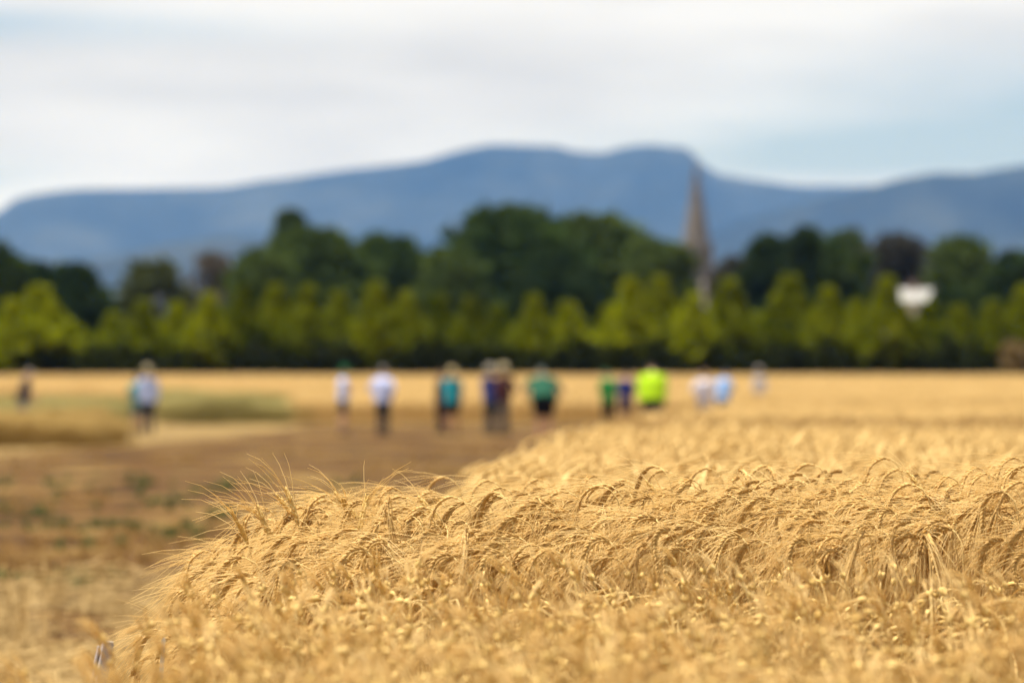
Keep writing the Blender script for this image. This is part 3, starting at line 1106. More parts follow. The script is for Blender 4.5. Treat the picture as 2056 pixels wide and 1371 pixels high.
    if hat:
        h_ = MB()
        prof = [(.118, .0), (.112, .06), (.095, .11), (.05, .125), (.0, .128)]
        n = 20
        def lathe(mb, prof, sy=1.15):
            v = [(r_ * math.cos(2 * math.pi * i / n), r_ * sy * math.sin(2 * math.pi * i / n), z) for r_, z in prof for i in range(n)]
            f = [(a * n + i, a * n + (i + 1) % n, (a + 1) * n + (i + 1) % n, (a + 1) * n + i) for a in range(len(prof) - 1) for i in range(n)]
            mb.add(v, f)
        if hat_kind == 'brim':
            lathe(h_, [(.10, -.004), (.19, -.018), (.215, -.012), (.19, -.008), (.105, .008), (.100, .06), (.085, .105), (.045, .112), (.004, .105)])
        else:
            lathe(h_, [(.090, -.02), (.094, .0), (.092, .05), (.070, .088), (.03, .102), (.004, .104)])
            pv_ = [(.07 * math.cos(q), .095 + .085 * math.sin(q), -.008 - .012 * math.sin(q)) for q in np.linspace(0, math.pi, 9)]
            m_ = len(pv_)
            pv2 = [(a, b, c + .007) for a, b, c in pv_]
            h_.add(pv_ + pv2, [tuple(range(m_))[::-1], tuple(range(m_, 2 * m_))] + [(i, (i + 1) % m_, (i + 1) % m_ + m_, i + m_) for i in range(m_)])
        v = np.concatenate(h_.v)
        h_.v = [v @ Rm.T + hd((0, .012, 1.715))]
        mesh_obj('hat' if hat_kind == 'brim' else 'cap', h_.mesh('hat', cloth(hat)), root)
    return root


PI = math.pi
NAVY = (.012, .018, .045)
person(46, 75.6, R(-70), 'person in dark navy top leaning forward in the crop at the far left', (.012, .014, .030), (.30, .27, .27), True, None, hair=(.24, .21, .19), lean=.22, bow=.2, arms='reach', sleeves='short', height=1.69)
person(297, 73.6, R(8), 'person in pale blue shirt, dark trousers and khaki hat standing at the left', (.40, .47, .72), NAVY, False, (.26, .22, .13), arms='down', height=1.73)
person(276, 76.2, R(30), 'person in teal top half hidden behind the pale blue shirt at the left', (.03, .24, .24), (.10, .16, .16), True, None, hair=(.09, .07, .05), height=1.56, arms='hold', sleeves='long')
person(689, 74.6, R(-75), 'person in green cap, white shirt, navy shorts and bare legs', (.40, .48, .74), (.02, .03, .075), True, (.02, .14, .06), 'cap', arms='hold', sleeves='short', height=1.71, girth=.92, bow=.15)
person(769, 73.6, R(-35), 'stout person in white shirt and navy trousers looking down, middle left', (.42, .46, .68), (.010, .022, .045), False, None, hair=(.19, .165, .15), arms='hips', girth=1.25, height=1.74, bow=.1)
person(886, 76.8, R(60), 'person in dark maroon clothes half hidden left of the turquoise shirt', (.045, .018, .024), (.03, .018, .02), False, None, hair=(.03, .025, .02), arms='down', height=1.69)
person(908, 74.1, R(-15), 'person in turquoise shirt, dark shorts and tan hat', (.022, .27, .33), (.02, .02, .024), True, (.30, .24, .13), arms='down', sleeves='short', height=1.69, girth=1.08, stride=.10, skin=(.42, .22, .14))
person(984, 74.6, R(-40), 'person in blue jacket and light grey hat turned to the maroon shirt', (.025, .045, .18), (.025, .04, .06), False, (.27, .24, .19), arms='hold', height=1.75, girth=1.05)
person(1012, 73.6, R(45), 'person in dark maroon shirt, brown-grey trousers and beige hat', (.075, .03, .035), (.12, .10, .085), False, (.30, .25, .15), arms='hips', height=1.77, girth=1.02)
person(1092, 63, R(5), 'broad person in dark green jacket stooping with back turned', (.018, .075, .045), (.010, .010, .014), True, None, hair=(.10, .12, .10), lean=.72, bow=.5, arms='hips', sleeves='short', girth=1.42, height=1.86, skin=(.55, .30, .22))
person(1222, 76.8, R(25), 'person in bright green shirt and black trousers beside the navy shirt', (.025, .19, .045), (.022, .018, .016), False, None, hair=(.05, .10, .04), lean=.10, bow=.5, arms='hold', height=1.69, girth=1.05)
person(1256, 77.8, R(-20), 'person in navy shirt between bright green and lime yellow', (.016, .022, .11), (.04, .028, .08), True, None, hair=(.03, .025, .03), bow=.6, lean=.1, arms='hold', height=1.67, girth=.98)
person(1310, 67, R(0), 'heavy person in lime yellow high-visibility shirt with back turned', (.29, .46, .010), (.045, .04, .04), True, None, hair=(.05, .04, .03), lean=.28, bow=.85, arms='hold', sleeves='long', girth=1.62, height=1.84)
person(1414, 81.0, R(10), 'person in white shirt standing waist-deep in the right-hand barley', (.56, .53, .60), (.45, .40, .42), False, None, hair=(.16, .10, .08), arms='hips', girth=1.15, height=1.67, bow=.2)
person(1451, 82.1, R(-30), 'person in pale blue shirt close on the right of the white shirt', (.22, .36, .62), (.10, .13, .20), False, None, hair=(.05, .06, .08), arms='hold', bow=.7, lean=.2, height=1.69, girth=1.05)
person(1525, 98.1, R(20), 'small far person in pale grey clothes alone in the right-hand barley', (.55, .52, .54), (.45, .40, .36), False, (.35, .33, .31), arms='down', height=1.58, bow=.3)

# ------------------------------------------------------------------ barley


def stalk_parts(seed, L=0.90, bend=130, ear=0.088, awn=0.12, n_k=13, lean0=4, spread=0.22, leaves=1, neck=0.05, awn_n=1.0, lod=1):
    """one ripe plant nodding towards local -x: meshes of stem, leaf, ear, awns; returns builders and the height of its highest point"""
    r = np.random.default_rng(seed + 1000)
    tot = L + ear
    ds = 0.0075
    s = np.arange(0, tot + ds, ds)
    x = np.clip((s - (L - neck)) / (neck + ear * .74), 0, 1)
    sm = x * x * (3 - 2 * x)
    ph = np.radians(lean0 * np.minimum(1, s / L) + (bend - lean0) * sm)
    wob = 0.06 * np.sin(s * 5 + r.random() * 6)
    side = np.cumsum(np.sin(wob * 1.5 + .25 * (x ** 2) * r.normal())) * ds
    P = np.stack([-np.cumsum(np.sin(ph)) * ds, side, np.cumsum(np.cos(ph)) * ds], 1)
    iL = int(L / ds)
    idx = sorted(set(list(np.linspace(0, max(2, int((L - neck) / ds)), 6).astype(int)) + list(range(int((L - neck) / ds), iL + 1, 3)) + [iL]))
    stem = MB()
    tube(stem, P[idx], np.linspace(.0019, .0011, len(idx)), 4)
    for q in (0.45, 0.72):      # nodes
        c = P[int(iL * q)]
        tube(stem, [c - (0, 0, .006), c, c + (0, 0, .006)], [.0018, .0027, .0018], 5)
    E = P[iL:]
    T, U, V = frames(E)
    # the ear: two rows of kernels along the curved rachis, and the awn of each kernel
    tw = r.random() * 2 * math.pi
    rows = MB()
    awns = MB()
    nE = len(E) - 1
    ne = n_k
    for k in range(ne):
        t = (k + .3) / ne
        i = min(nE, int(t * nE))
        taper = min(1.0, .55 + 2.0 * t, .62 + 1.5 * (1 - t))
        for sd in (-1, 1):
            a = tw + (0 if sd > 0 else math.pi) + .25 * r.normal()
            o = math.cos(a) * U[i] + math.sin(a) * V[i]
            q = math.cos(a + 1.57) * U[i] + math.sin(a + 1.57) * V[i]
            d = T[i] * .93 + o * .36
            d /= np.linalg.norm(d)
            c0 = E[i] + o * .0012
            kl, kw = .0118 * (.85 + .3 * taper), .0031 * taper
            w_ = np.cross(d, q)
            pts = np.array([c0, c0 + d * kl * .3, c0 + d * kl * .68, c0 + d * kl])
            rr = np.array([.35, 1.0, .85, .18]) * kw * 1.12
            vv = []
            for p_, r_ in zip(pts, rr):
                for m in range(5):
                    b = m * 2 * math.pi / 5
                    vv.append(p_ + r_ * (math.cos(b) * q + .85 * math.sin(b) * w_))
            ff = [(m * 5 + n, m * 5 + (n + 1) % 5, m * 5 + 5 + (n + 1) % 5, m * 5 + 5 + n) for m in range(3) for n in range(5)]
            rows.add(vv, ff)
            if r.random() > awn_n:
                continue
            al = awn * (.75 + .4 * r.random()) * (1.0 - .12 * t)
            da = T[i] * 1.0 + o * (spread * (.5 + r.random())) + .07 * r.normal(size=3)
            da /= np.linalg.norm(da)
            tt = np.array([0, .33, .68, 1.0])[:, None]
            sag = np.array([-.18, 0.03 * r.normal(), -.55 * (.5 + r.random())])
            AP = pts[-1] - d * .001 + da * al * tt + sag * al * .55 * tt ** 2
            tube(awns, AP, [.00072, .00062, .00046, .0002], 3, cap=False)
    tube(rows, E[::2] if len(E[::2]) > 2 else E, .0012, 4)
    lfs = []
    for k in range(leaves):
        lf = MB()
        lfs.append(lf)
        i0 = int(iL * (.52 + .22 * k + .18 * r.random()))
        base = P[min(i0, iL)]
        az = math.pi + r.normal() * 1.1
        n = 9
        ln = .11 + .07 * r.random()
        ang = np.radians(12 + np.linspace(0, 1, n) ** 1.6 * (10 + 50 * r.random()))
        dx = np.cumsum(np.sin(ang)) * ln / n
        dz = np.cumsum(np.cos(ang)) * ln / n
        C = base + np.stack([dx * math.cos(az), dx * math.sin(az), dz], 1)
        twist = np.linspace(0, 2.2 * r.normal(), n)
        side_ = np.stack([-math.sin(az) * np.cos(twist), math.cos(az) * np.cos(twist), np.sin(twist)], 1)
        wd = .0029 * np.sin(np.linspace(.5, math.pi - .05, n)) ** .7
        a_ = C - side_ * wd[:, None]
        b_ = C + side_ * wd[:, None]
        mid = C + np.array([0, 0, -.0016])
        v = np.stack([a_, mid, b_], 1).reshape(-1, 3)
        f = []
        for j in range(n - 1):
            f += [(j * 3, j * 3 + 1, j * 3 + 4, j * 3 + 3), (j * 3 + 1, j * 3 + 2, j * 3 + 5, j * 3 + 4)]
        lf.add(v, f)
    return dict(stem=stem, leaf=lfs, ear=rows, awns=awns, top=float(P[:, 2].max()), tipx=float(P[:, 0].min()))


class Variant:
    def __init__(self, ear_mat='ear', **kw):
        p = stalk_parts(**kw)
        self.top = p['top']
        self.bend = kw['bend']
        self.meshes = {k: p[k].mesh('barley ' + k, M[m]) for k, m in (('stem', 'stem'), ('ear', ear_mat), ('awns', 'awn'))}
        self.leaves = [q.mesh('barley leaf', M['leaf']) for q in p['leaf']]
        mb = MB()
        for i, k in enumerate(('stem', 'leaf', 'ear', 'awns')):
            for q in (p[k] if k == 'leaf' else [p[k]]):
                mb.join(q, mi=i)
        self.joined = bpy.data.objects.new('barley plant', mb.mesh('barley plant', [M['stem'], M['leaf'], M[ear_mat], M['awn']]))


TALL = [Variant(seed=i, L=.90 + .03 * ((i * 5) % 4 - 1.5) / 1.5, bend=b, ear=e, awn=a, lean0=l, neck=n, leaves=1 if i % 3 == 0 else 0, spread=.11, n_k=15, awn_n=.85)
        for i, (b, e, a, l, n) in enumerate([(158, .106, .115, 3, .05), (166, .098, .110, 5, .055), (176, .096, .105, 4, .05), (160, .116, .120, 6, .06),
                                             (145, .102, .115, 3, .05), (170, .108, .110, 7, .06), (162, .092, .100, 3, .04), (180, .104, .110, 6, .05),
                                             (155, .096, .120, 8, .07), (134, .108, .115, 4, .05), (168, .118, .115, 4, .05), (158, .100, .120, 8, .07)])]
UPRIGHT = [Variant(ear_mat='pale_ear', seed=40 + i, L=.90, bend=b, ear=.076, awn=.155, lean0=5, neck=.07, spread=.40, leaves=0, awn_n=.36) for i, b in enumerate((10, 20, 30, 42))]
SHORT = [Variant(ear_mat='pale_ear', seed=60 + i, L=.72, bend=b, ear=e, awn=a, n_k=10, lean0=l, spread=.07, neck=n, leaves=1, awn_n=.6)
         for i, (b, e, a, l, n) in enumerate([(30, .0060, .05, 8, .08), (70, .0062, .045, 10, .07), (120, .0060, .05, 6, .05), (18, .0060, .04, 12, .07), (10, .0062, .05, 5, .09), (48, .0060, .045, 14, .08), (90, .0062, .05, 8, .06), (24, .0062, .04, 3, .07), (140, .0062, .05, 4, .05)])]


def gn_scatter(name, pts, rots, scl, vidx, variants, label, cat):
    """one 'stuff' object: plants set at the given points by geometry nodes"""
    me = bpy.data.meshes.new(name)
    n = len(pts)
    me.vertices.add(n)
    me.vertices.foreach_set('co', np.asarray(pts, np.float32).ravel())
    a = me.attributes.new('rot', 'FLOAT_VECTOR', 'POINT')
    a.data.foreach_set('vector', np.asarray(rots, np.float32).ravel())
    a = me.attributes.new('scl', 'FLOAT_VECTOR', 'POINT')
    sc_ = np.asarray(scl, np.float32)
    if sc_.ndim == 1:
        sc_ = np.repeat(sc_[:, None], 3, 1)
    a.data.foreach_set('vector', sc_.ravel())
    a = me.attributes.new('vidx', 'INT', 'POINT')
    a.data.foreach_set('value', np.asarray(vidx, np.int32))
    o = mesh_obj(name, me)
    t = bpy.data.node_groups.new(name, 'GeometryNodeTree')
    t.interface.new_socket('Geometry', in_out='INPUT', socket_type='NodeSocketGeometry')
    t.interface.new_socket('Geometry', in_out='OUTPUT', socket_type='NodeSocketGeometry')
    gi, go = nd(t, 'NodeGroupInput'), nd(t, 'NodeGroupOutput')
    L = t.links.new
    ji = nd(t, 'GeometryNodeJoinGeometry')
    for v in variants:
        ob = nd(t, 'GeometryNodeObjectInfo')
        ob.transform_space = 'ORIGINAL'
        ob.inputs['Object'].default_value = v
        g2 = nd(t, 'GeometryNodeGeometryToInstance')
        L(ob.outputs['Geometry'], g2.inputs[0])
        L(g2.outputs[0], ji.inputs[0])
    iop = nd(t, 'GeometryNodeInstanceOnPoints')
    L(gi.outputs[0], iop.inputs['Points'])
    L(ji.outputs[0], iop.inputs['Instance'])
    iop.inputs['Pick Instance'].default_value = True

    def attr(nm, dt):
        q = nd(t, 'GeometryNodeInputNamedAttribute', data_type=dt)
        q.inputs['Name'].default_value = nm
        return q.outputs['Attribute']
    L(attr('vidx', 'INT'), iop.inputs['Instance Index'])
    L(attr('scl', 'FLOAT_VECTOR'), iop.inputs['Scale'])
    e2r = nd(t, 'FunctionNodeEulerToRotation')
    L(attr('rot', 'FLOAT_VECTOR'), e2r.inputs[0])
    L(e2r.outputs[0], iop.inputs['Rotation'])
    L(iop.outputs[0], go.inputs[0])
    md = o.modifiers.new('plants', 'NODES')
    md.node_group = t
    tag(o, label, cat, kind='stuff')
    return o


MARKS = [(280, 'plot peg'), (400, 'tan and green plots'), (520, 'left end of the crest'), (690, 'green cap'), (769, 'stout white shirt'), (895, 'turquoise shirt'), (998, 'blue jacket'),
         (1092, 'dark green jacket'), (1225, 'bright green shirt'), (1310, 'lime yellow shirt'), (1414, 'right white shirt'), (1525, 'small far person'),
         (1620, 'broad tall conifer'), (1720, 'small dull conifer'), (1830, 'white house'), (1930, 'low right conifers'), (2030, 'dry tan bush')]
STALKS = []


def stalk(variant, loc, rot, scale, where, group, top_px):
    """a plant as an object of its own; its parts share mesh data with its variant. Labelled once all stand (label_stalks)"""
    root = empty('barley_stalk', loc, rot, (scale,) * 3)
    tag(root, None, 'barley', group)
    mesh_obj('stem', variant.meshes['stem'], root)
    for q in variant.leaves:
        mesh_obj('leaf', q, root)
    ear = mesh_obj('ear', variant.meshes['ear'], root)
    a = mesh_obj('awns', variant.meshes['awns'], ear)
    a['kind'] = 'stuff'
    b = variant.bend
    shape = 'upright' if b < 60 else 'nodding' if b < 120 else 'arching' if b < 142 else 'hooked' if b < 160 else 'hairpin'
    mark = min(MARKS, key=lambda m: abs(m[0] - top_px))[1]
    STALKS.append((root, (shape, where, mark), top_px))
    return root


def label_stalks():
    nth = ['leftmost', 'second from left', 'third from left', 'fourth from left', 'fifth from left', 'sixth from left', 'seventh from left', 'eighth from left', 'ninth from left', 'tenth from left'] + [w + ' from left' for w in 'eleventh twelfth thirteenth fourteenth fifteenth sixteenth seventeenth eighteenth nineteenth twentieth'.split()]
    by = {}
    for root, key, x in STALKS:
        by.setdefault(key, []).append((x, root))
    for (shape, where, mark), l in by.items():
        l.sort(key=lambda q: q[0])
        for i, (x, root) in enumerate(l):
            n = '' if len(l) == 1 else ', ' + nth[min(i, 19)]
            root['label'] = f'{shape} barley ear {where} below {mark}{n}'


# --- the tall sharp plot: 5.35 m to 7.0 m away, its left end at photo column ~300
def scatter_rect(x0, x1, y0, y1, dens, row=None):
    n = int((x1 - x0) * (y1 - y0) * dens)
    X = rng.uniform(x0, x1, n)
    Y = rng.uniform(y0, y1, n)
    if row:
        Y = np.round(Y / row) * row + rng.normal(0, row * .16, n)
    return X, Y


def ridge_top(px):
    return np.interp(px, [250, 310, 360, 430, 520, 640, 800, 1000, 1250, 1480, 1800, 2056, 2400], [1190, 1120, 1068, 1032, 1004, 992, 994, 998, 984, 968, 958, 956, 956])


TX0, TX1, TY0, TY1 = -0.80, 1.75, 5.42, 7.05
X, Y = scatter_rect(TX0, TX1, TY0, TY1, 470)
items = []
for x, y in zip(X, Y):
    # the plot's end is ragged and rounded
    end = -0.57 - 0.04 * (y - 5.4) + .05 * rng.normal()
    if x < end:
        continue
    px = CX + x * FPX / y
    # height at the crest distance, then a gentle droop to the front
    Hc = CAMZ - (ridge_top(px - 40) + 16 - HOR) / FPX * max(6.2, y)
    edge = np.clip((x - end) / .38, 0, 1)
    H = Hc - 0.02 * rng.random() - .045 * abs(rng.normal()) - .03 * (1 - min(1, (y - 5.4) / .25))
    H -= .20 * (1 - edge) ** 1.4 * (.35 + .65 * rng.random())
    az = rng.normal(0.2, .42) + (0.0 if rng.random() > .10 else rng.uniform(-2.5, 2.5))
    lean = abs(rng.normal(0.0, .05)) + .22 * (1 - edge) * rng.random()
    vi = int(rng.integers(len(TALL)))
    s = 1.0 + .05 * rng.normal()
    items.append((x, y, H, az, lean, vi, s))


def place(it, variants):
    x, y, H, az, lean, vi, s = it
    eul = (Matrix.Rotation(az, 3, 'Z') @ Matrix.Rotation(-lean, 3, 'Y')).to_euler()
    top = variants[vi].top * s * math.cos(lean)
    return (x + math.sin(lean) * math.cos(az) * top, y + math.sin(lean) * math.sin(az) * top, H - top), tuple(eul), s


items.sort(key=lambda q: q[1])
seen = lambda q: 300 < CX + q[0] * FPX / q[1] < 2050
front = [q for q in items if seen(q)][:175]
fs = set(id(q) for q in front)
rest = [q for q in items if id(q) not in fs]
crest = sorted([q for q in rest if seen(q)], key=lambda q: -(q[2] - .03 * (q[1] - 5.4)))[:75]
cs = set(id(q) for q in crest)
rest = [q for q in rest if id(q) not in cs]
for it in front:
    loc, eul, s = place(it, TALL)
    stalk(TALL[it[5]], loc, eul, s, 'in the front face', 'barley stalks in the front face of the tall plot', CX + it[0] * FPX / it[1])
for it in crest:
    loc, eul, s = place(it, TALL)
    stalk(TALL[it[5]], loc, eul, s, 'on the crest', 'barley stalks along the crest of the tall plot', CX + it[0] * FPX / it[1])
# upright ears whose awns stand clear of the crest, left of the middle
for k, (px, y, az, vi, dz) in enumerate([(540, 6.0, .2, 2, -.02), (590, 6.0, .3, 1, -.02), (610, 6.05, -.3, 2, -.03), (642, 6.0, .1, 1, .012), (640, 6.1, .6, 3, .0), (700, 5.95, 2.6, 0, .0),
                                         (735, 6.05, .5, 2, .0), (770, 6.0, .2, 3, .005), (935, 6.1, .2, 3, .0), (1385, 6.1, .4, 3, .01), (1910, 6.1, .3, 3, .01), (2030, 6.1, .9, 0, -.04)]):
    v = UPRIGHT[vi]
    H = px_z(ridge_top(px), y) + dz
    stalk(v, (px_x(px, y), y, H - v.top), (0, 0, az), 1.0, 'above the crest', 'upright barley ears above the crest', px)

P_, R_, S_, V_ = [], [], [], []
for it in rest:
    loc, eul, s = place(it, TALL)
    P_.append(loc); R_.append(eul); S_.append(s); V_.append(it[5])
gn_scatter('barley_crop', P_, R_, S_, V_, [v.joined for v in TALL], 'dense golden bearded barley filling the inside of the tall plot', 'barley')

# --- the lower plot in front of it, running under the camera
X, Y = scatter_rect(-1.25, 1.7, 2.9, 5.36, 500)
P_, R_, S_, V_ = [], [], [], []
fr = []
for x, y in zip(X, Y):
    px = CX + x * FPX / y
    far = np.interp(px, [-400, 230, 330, 430, 560, 700, 2600], [3.98, 3.98, 4.2, 4.65, 5.15, 5.36, 5.36])
    if y > far + .05 * rng.normal():
        continue
    H = .815 - .035 * abs(rng.normal()) - .05 * (rng.random() < .2) + .012 * np.sin(x * 4.1 + 1) * np.cos(y * 3.3)
    H -= .05 * np.clip((420 - px) / 160, 0, 1)
    az = rng.uniform(-math.pi, math.pi) if rng.random() < .35 else rng.normal(.3, .7)
    lean = abs(rng.normal(.0, .18))
    vi = int(rng.integers(len(SHORT)))
    s = 1.05 + .07 * rng.normal()
    it = (x, y, H, az, lean, vi, s)
    if y > 5.15 and len(fr) < 36 and 380 < px < 2050 and rng.random() < .35:
        fr.append(it)
        continue
    loc, eul, s = place(it, SHORT)
    P_.append(loc); R_.append(eul); S_.append(s); V_.append(vi)
for it in fr:
    loc, eul, s = place(it, SHORT)
    stalk(SHORT[it[5]], loc, eul, s, "along the lower plot's back", 'short barley stalks at the back of the lower plot', CX + it[0] * FPX / it[1])
gn_scatter('barley_crop', P_, R_, S_, V_, [v.joined for v in SHORT], 'shorter golden barley plot blurred in the foreground', 'barley')


label_stalks()


# --- plots farther off: clumps of simple plants
def clump(name, size, n, h, mat, seed, awny=True):
    r = np.random.default_rng(seed + 300)
    mb = MB()
    for i in range(n):
        x, y = r.uniform(-size / 2, size / 2, 2)
        H = h * (1 + .06 * r.normal())
        az = r.normal(.4, .6)
        c, s = -math.cos(az), -math.sin(az)
        w = .0028 if awny else .004
        b = .05 + .05 * r.random()
        P = [(x, y, -.05), (x + .01 * c, y + .01 * s, H * .6), (x + .03 * c, y + .03 * s, H * .93), (x + (.03 + b * .4) * c, y + (.03 + b * .4) * s, H), (x + (.03 + b) * c, y + (.03 + b) * s, H - .02), (x + (.05 + b * 1.7) * c, y + (.05 + b * 1.7) * s, H - .09 - .05 * r.random())]
        tube(mb, P, [w, w, w * .9, .0048, .0056, .0012], 4, cap=False)
        if awny:
            q = P[4]
            for m in range(3):
                e = (q[0] + c * .09 + .03 * r.normal(), q[1] + s * .09 + .03 * r.normal(), q[2] - .07 + .03 * r.normal())
                a = np.array(q); e = np.array(e)
                sd = np.array([-s, c, 0]) * .006
                mb.add([a - sd, a + sd, e], [(0, 1, 2)])
        if r.random() < .4:
            a = np.array([x, y, H * (.4 + .4 * r.random())])
            d = np.array([r.normal(), r.normal(), -.1]) * .07
            sd = np.array([-d[1], d[0], 0]) * .12
            m_ = a + d * .6 + np.array([0, 0, .04])
            mb.add([a - sd * .5, a + sd * .5, m_ + sd, m_ - sd, a + d * 1.3], [(0, 1, 2, 3), (3, 2, 4)])
    return bpy.data.objects.new(name, mb.mesh(name, mat))


CL = {}
for key, mat in (('gold', 'crop'), ('deep', 'crop_deep'), ('green', 'crop_green'), ('tan', 'crop_tan')):
    CL[key] = [clump('crop clump', .5, 70, .75, M[mat], 10 * j + len(key)) for j in range(4)]
CLB = {key: [clump('crop clump', 1.2, 130, .75, M[mat], 77 + 10 * j + len(key)) for j in range(3)] for key, mat in (('gold', 'crop'), ('deep', 'crop_deep'), ('green', 'crop_green'), ('tan', 'crop_tan'))}


def field(x0f, x1f, y0, y1, step, h, key, label, lib, keep=1.0, wave=.05):
    P_, R_, S_, V_ = [], [], [], []
    y = y0 + step / 2
    while y < y1:
        a, b = x0f(y), x1f(y)
        x = a + step / 2
        while x < b:
            if rng.random() < keep:
                xx, yy = x + rng.uniform(-.3, .3) * step, y + rng.uniform(-.3, .3) * step
                if yy - step / 2 < y0: yy = y0 + step / 2
                hh = h * (1 + wave * mnoise.noise(Vector((xx * .35, yy * .2, 5))) + .03 * rng.normal())
                hh *= 1 - .55 * max(0, min(1, (xx - (b - 1.5)) / 1.5)) * rng.random() if wave > .2 else 1
                P_.append((xx, yy, ground_z(yy)))
                R_.append((0, 0, rng.normal(0, .35)))
                S_.append((1.0, 1.0, hh / .75))
                V_.append(int(rng.integers(len(lib))))
            x += step
        y += step
    return gn_scatter('barley_crop', P_, R_, S_, V_, lib, label, 'barley')


FL = [(7.2, .02), (9, .03), (12, .06), (20, .60), (30, 1.2), (42, 2.1), (50, 3.0), (62, 4.3), (75, 5.8), (90, 7.0), (170, 15)]


def left_edge(y):
    return float(np.interp(y, [a for a, _ in FL], [b for _, b in FL]))


def right_edge(y):
    return px_x(2056 + 260, y)


field(left_edge, right_edge, 7.5, 10.6, .30, .74, 'gold', 'pale golden barley plot just behind the crest of the tall plot', CL['gold'])
field(left_edge, right_edge, 11.3, 18.2, .36, .76, 'gold', 'blurred golden barley plot, second behind the tall plot', CL['gold'])
field(left_edge, right_edge, 19.3, 23.6, .42, .76, 'gold', 'blurred golden barley plot, third behind the tall plot', CL['gold'])
field(left_edge, right_edge, 24.6, 29.4, .42, .78, 'deep', 'deeper golden band of barley, fourth plot behind the tall one', CL['deep'])
field(left_edge, right_edge, 30.6, 45.0, .50, .74, 'gold', 'blurred golden barley plot on the right, below the white shirts', CL['gold'])
field(left_edge, right_edge, 47.0, 80.0, .95, .66, 'gold', 'golden barley field in which the white and pale blue shirts stand', CLB['gold'], 1.0, .12)
field(lambda y: px_x(600, y) if y < 106 else px_x(-260, y), right_edge, 87, 172, 1.15, .72, 'gold', 'wide golden barley field reaching back to the conifer hedge', CLB['gold'])
field(lambda y: px_x(-260, y), lambda y: px_x(238, y), 57.5, 74, .62, .60, 'tan', 'brown-green plot with a dark stemmy front, far left', CL['tan'], .93, .4)
field(lambda y: px_x(-260, y), lambda y: px_x(240, y), 78, 100, .95, .60, 'green', 'green strip of late crop behind the brown plot at the left', CLB['green'])
field(lambda y: px_x(322, y), lambda y: px_x(585, y), 86, 104, .9, .70, 'green', 'greenish plot right of the pale blue shirt', CLB['green'], .92, .25)


# ------------------------------------------------------------------ ground cover: cut straw, dry grass, weeds
def blades(mb, c, n, h, w, spread_, r, droop=.5):
    for i in range(n):
        a = r.uniform(0, 2 * math.pi)
        d = np.array([math.cos(a), math.sin(a), 0])
        b = np.array(c) + d * spread_ * .4 * r.random()
        hh = h * (.5 + .7 * r.random())
        sp = spread_ * (.3 + .9 * r.random())
        s = np.array([-d[1], d[0], 0]) * w
        m_ = b + d * sp * .4 + np.array([0, 0, hh])
        e = b + d * sp + np.array([0, 0, hh * (1 - droop * r.random())])
        mb.add([b - s, b + s, m_ + s * .8, m_ - s * .8, e], [(0, 1, 2, 3), (3, 2, 4)])


def straw_field():
    """mown swath at the lower left, lying stems heaped over the stubble"""
    r = np.random.default_rng(31)
    mb = MB()
    for i in range(5200):
        y = r.uniform(8.2, 15.3)
        x = r.uniform(px_x(-250, y), px_x(560, y))
        rid = .10 + .09 * mnoise.noise(Vector((x * 1.6, y * 2.2, 8))) + .10 * math.exp(-((y - 14.8 - .12 * math.sin(x * 2)) / .35) ** 2)
        if y < 12.7:
            rid *= .35
        hole = mnoise.noise(Vector((x * 2.2, y * 1.5, 2)))
        ppx = CX + x * FPX / y
        if (hole > .30 and 12 < y < 14.4) or (((ppx - 95) / 110) ** 2 + ((y - 13.3) / 1.1) ** 2 < 1 + .5 * hole and rng.random() < .93):
            continue
        z = ground_z(y) + max(.01, rid) * r.random()
        a = r.normal(0, .9)
        ln = .10 + .16 * r.random()
        d = np.array([math.cos(a), math.sin(a) * .7, .18 * r.normal()])
        p = np.array([x, y, z])
        s = np.cross(d, [0, 0, 1.0]); s /= np.linalg.norm(s)
        w = .0028 + .002 * r.random()
        u = np.array([0, 0, w])
        q = p + d * ln
        mb.add([p + s * w, p - s * w * .6 + u, p - s * w * .6 - u, q + s * w, q - s * w * .6 + u, q - s * w * .6 - u], [(0, 1, 4, 3), (1, 2, 5, 4), (2, 0, 3, 5)])
    for i in range(140):        # standing stubble and seedy grass
        y = r.uniform(8.5, 15.0)
        x = r.uniform(px_x(-250, y), px_x(420, y))
        if ((CX + x * FPX / y - 95) / 115) ** 2 + ((y - 13.3) / 1.3) ** 2 < 1:
            continue
        blades(mb, (x, y, ground_z(y)), 7, .07, .003, .12, r, .8)
    for (px, y, h) in ((45, 12.6, .42), (60, 12.4, .36), (30, 12.8, .30), (95, 13.0, .40), (100, 12.9, .3), (75, 12.2, .34)):
        for k in range(4):
            blades(mb, (px_x(px + r.normal() * 16, y), y + .1 * r.normal(), ground_z(y)), 2, h * .8, .0028, .2, r, .2)
    o = mesh_obj('cut_straw', mb.mesh('cut_straw', M['straw']))
    tag(o, 'pale cut straw and stubble heaped at the lower left', 'straw', kind='stuff')


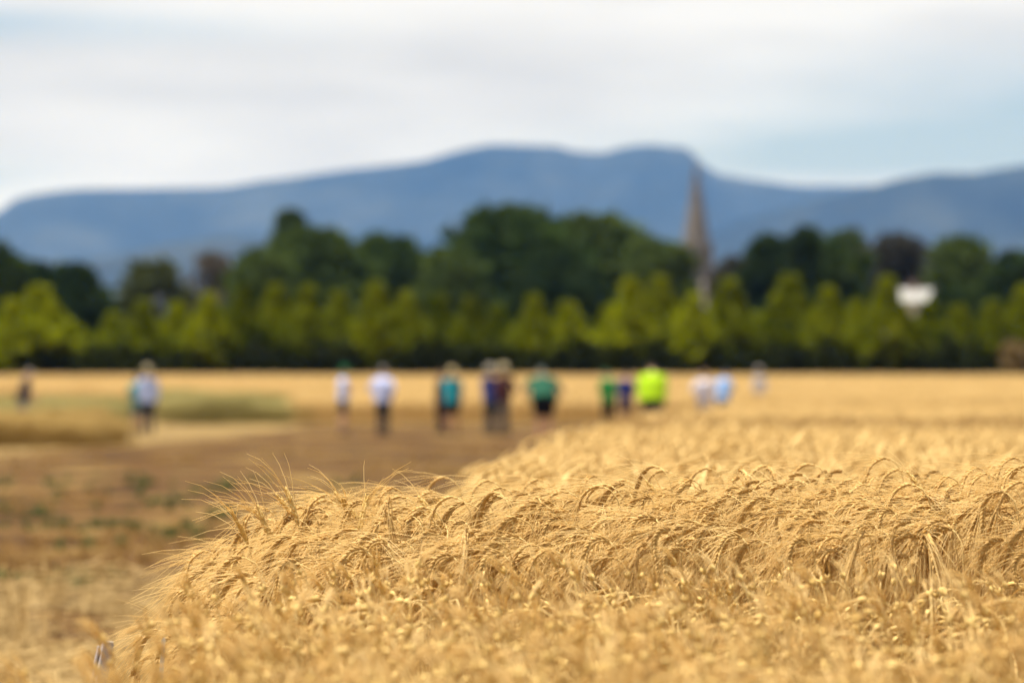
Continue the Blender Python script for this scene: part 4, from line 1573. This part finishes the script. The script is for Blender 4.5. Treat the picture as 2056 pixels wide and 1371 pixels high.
def grass_field():
    r = np.random.default_rng(32)
    mb, wb = MB(), MB()
    for i in range(3800):
        y = 15 + 45 * r.random() ** 1.5
        x = r.uniform(px_x(-250, y), left_edge(y) - .1)
        nv = mnoise.noise(Vector((x * .45, y * .16, 1)))
        if nv < .08:
            continue
        blades(mb, (x, y, ground_z(y)), 9, .05 + .06 * r.random(), .005, .10, r)
    for i in range(900):
        y = 16 + 22 * r.random() ** 1.4
        x = r.uniform(px_x(-250, y), min(left_edge(y) - .3, px_x(760, y)))
        nv = mnoise.noise(Vector((x * 1.3 + 4, y * .75, 7)))
        if nv < .15:
            continue
        blades(wb, (x, y, ground_z(y)), 12, .05 + .05 * r.random(), .011, .10, r, .6)
    tag(mesh_obj('dry_grass', mb.mesh('dry_grass', M['dry_grass'])), 'dry brown grass tufts on the trodden path', 'grass', kind='stuff')
    tag(mesh_obj('weeds', wb.mesh('weeds', M['weed'])), 'patches of small green weeds on the brown path', 'weeds', kind='stuff')


straw_field()
grass_field()


# ------------------------------------------------------------------ plot pegs
def peg():
    D = 5.25
    x = px_x(186, D)
    zt = px_z(1304, D)
    root = empty('plot_peg', (x - .10, D, 0), (0, R(11), R(24)), (.78, .8, 1))
    tag(root, 'weathered white wooden plot peg with bright cut top at the lower left', 'peg')
    h = zt / math.cos(R(11)) + .012
    mb = MB()
    bm = bmesh.new()
    def bevel_box(lo, hi, name, mat):
        b = MB()
        box(b, lo, hi)
        me = b.mesh(name, mat, False)
        bm = bmesh.new(); bm.from_mesh(me)
        bmesh.ops.bevel(bm, geom=list(bm.edges), offset=.0015, segments=2, affect='EDGES')
        bm.to_mesh(me); bm.free()
        return mesh_obj(name, me, root)
    bm.free()
    bevel_box((-.013, -.009, -.15), (.013, .009, h - .003), 'post', M['timber'])
    bevel_box((-.0125, -.0085, h - .0029), (.0125, .0085, h), 'cut_top', M['timber_end'])
    bevel_box((-.0200, .004, -.15), (-.0150, .019, h - .012), 'batten', M['timber'])
    bevel_box((-.0149, .006, -.1), (-.0131, .008, h - .02), 'spacer', M['louvre'])


def marker():
    D = 5.4
    x = px_x(279, D)
    zt = px_z(1276, D)
    root = empty('plot_marker', (x, D, 0), (0, R(4), 0))
    tag(root, 'thin white plastic plot marker at the left end of the tall barley', 'marker')
    mb = MB()
    v = [(-.004, -.0012, -.1), (.004, -.0012, -.1), (.004, .0012, -.1), (-.004, .0012, -.1), (-.004, -.0012, zt - .006), (.004, -.0012, zt - .006), (.004, .0012, zt - .006), (-.004, .0012, zt - .006), (0, -.0012, zt), (0, .0012, zt)]
    mb.add(v, [(0, 1, 5, 8, 4), (2, 3, 7, 9, 6), (1, 2, 6, 5), (3, 0, 4, 7), (4, 8, 9, 7), (5, 6, 9, 8)])
    mesh_obj('blade', mb.mesh('blade', M['plastic'], False), root)


peg()
marker()
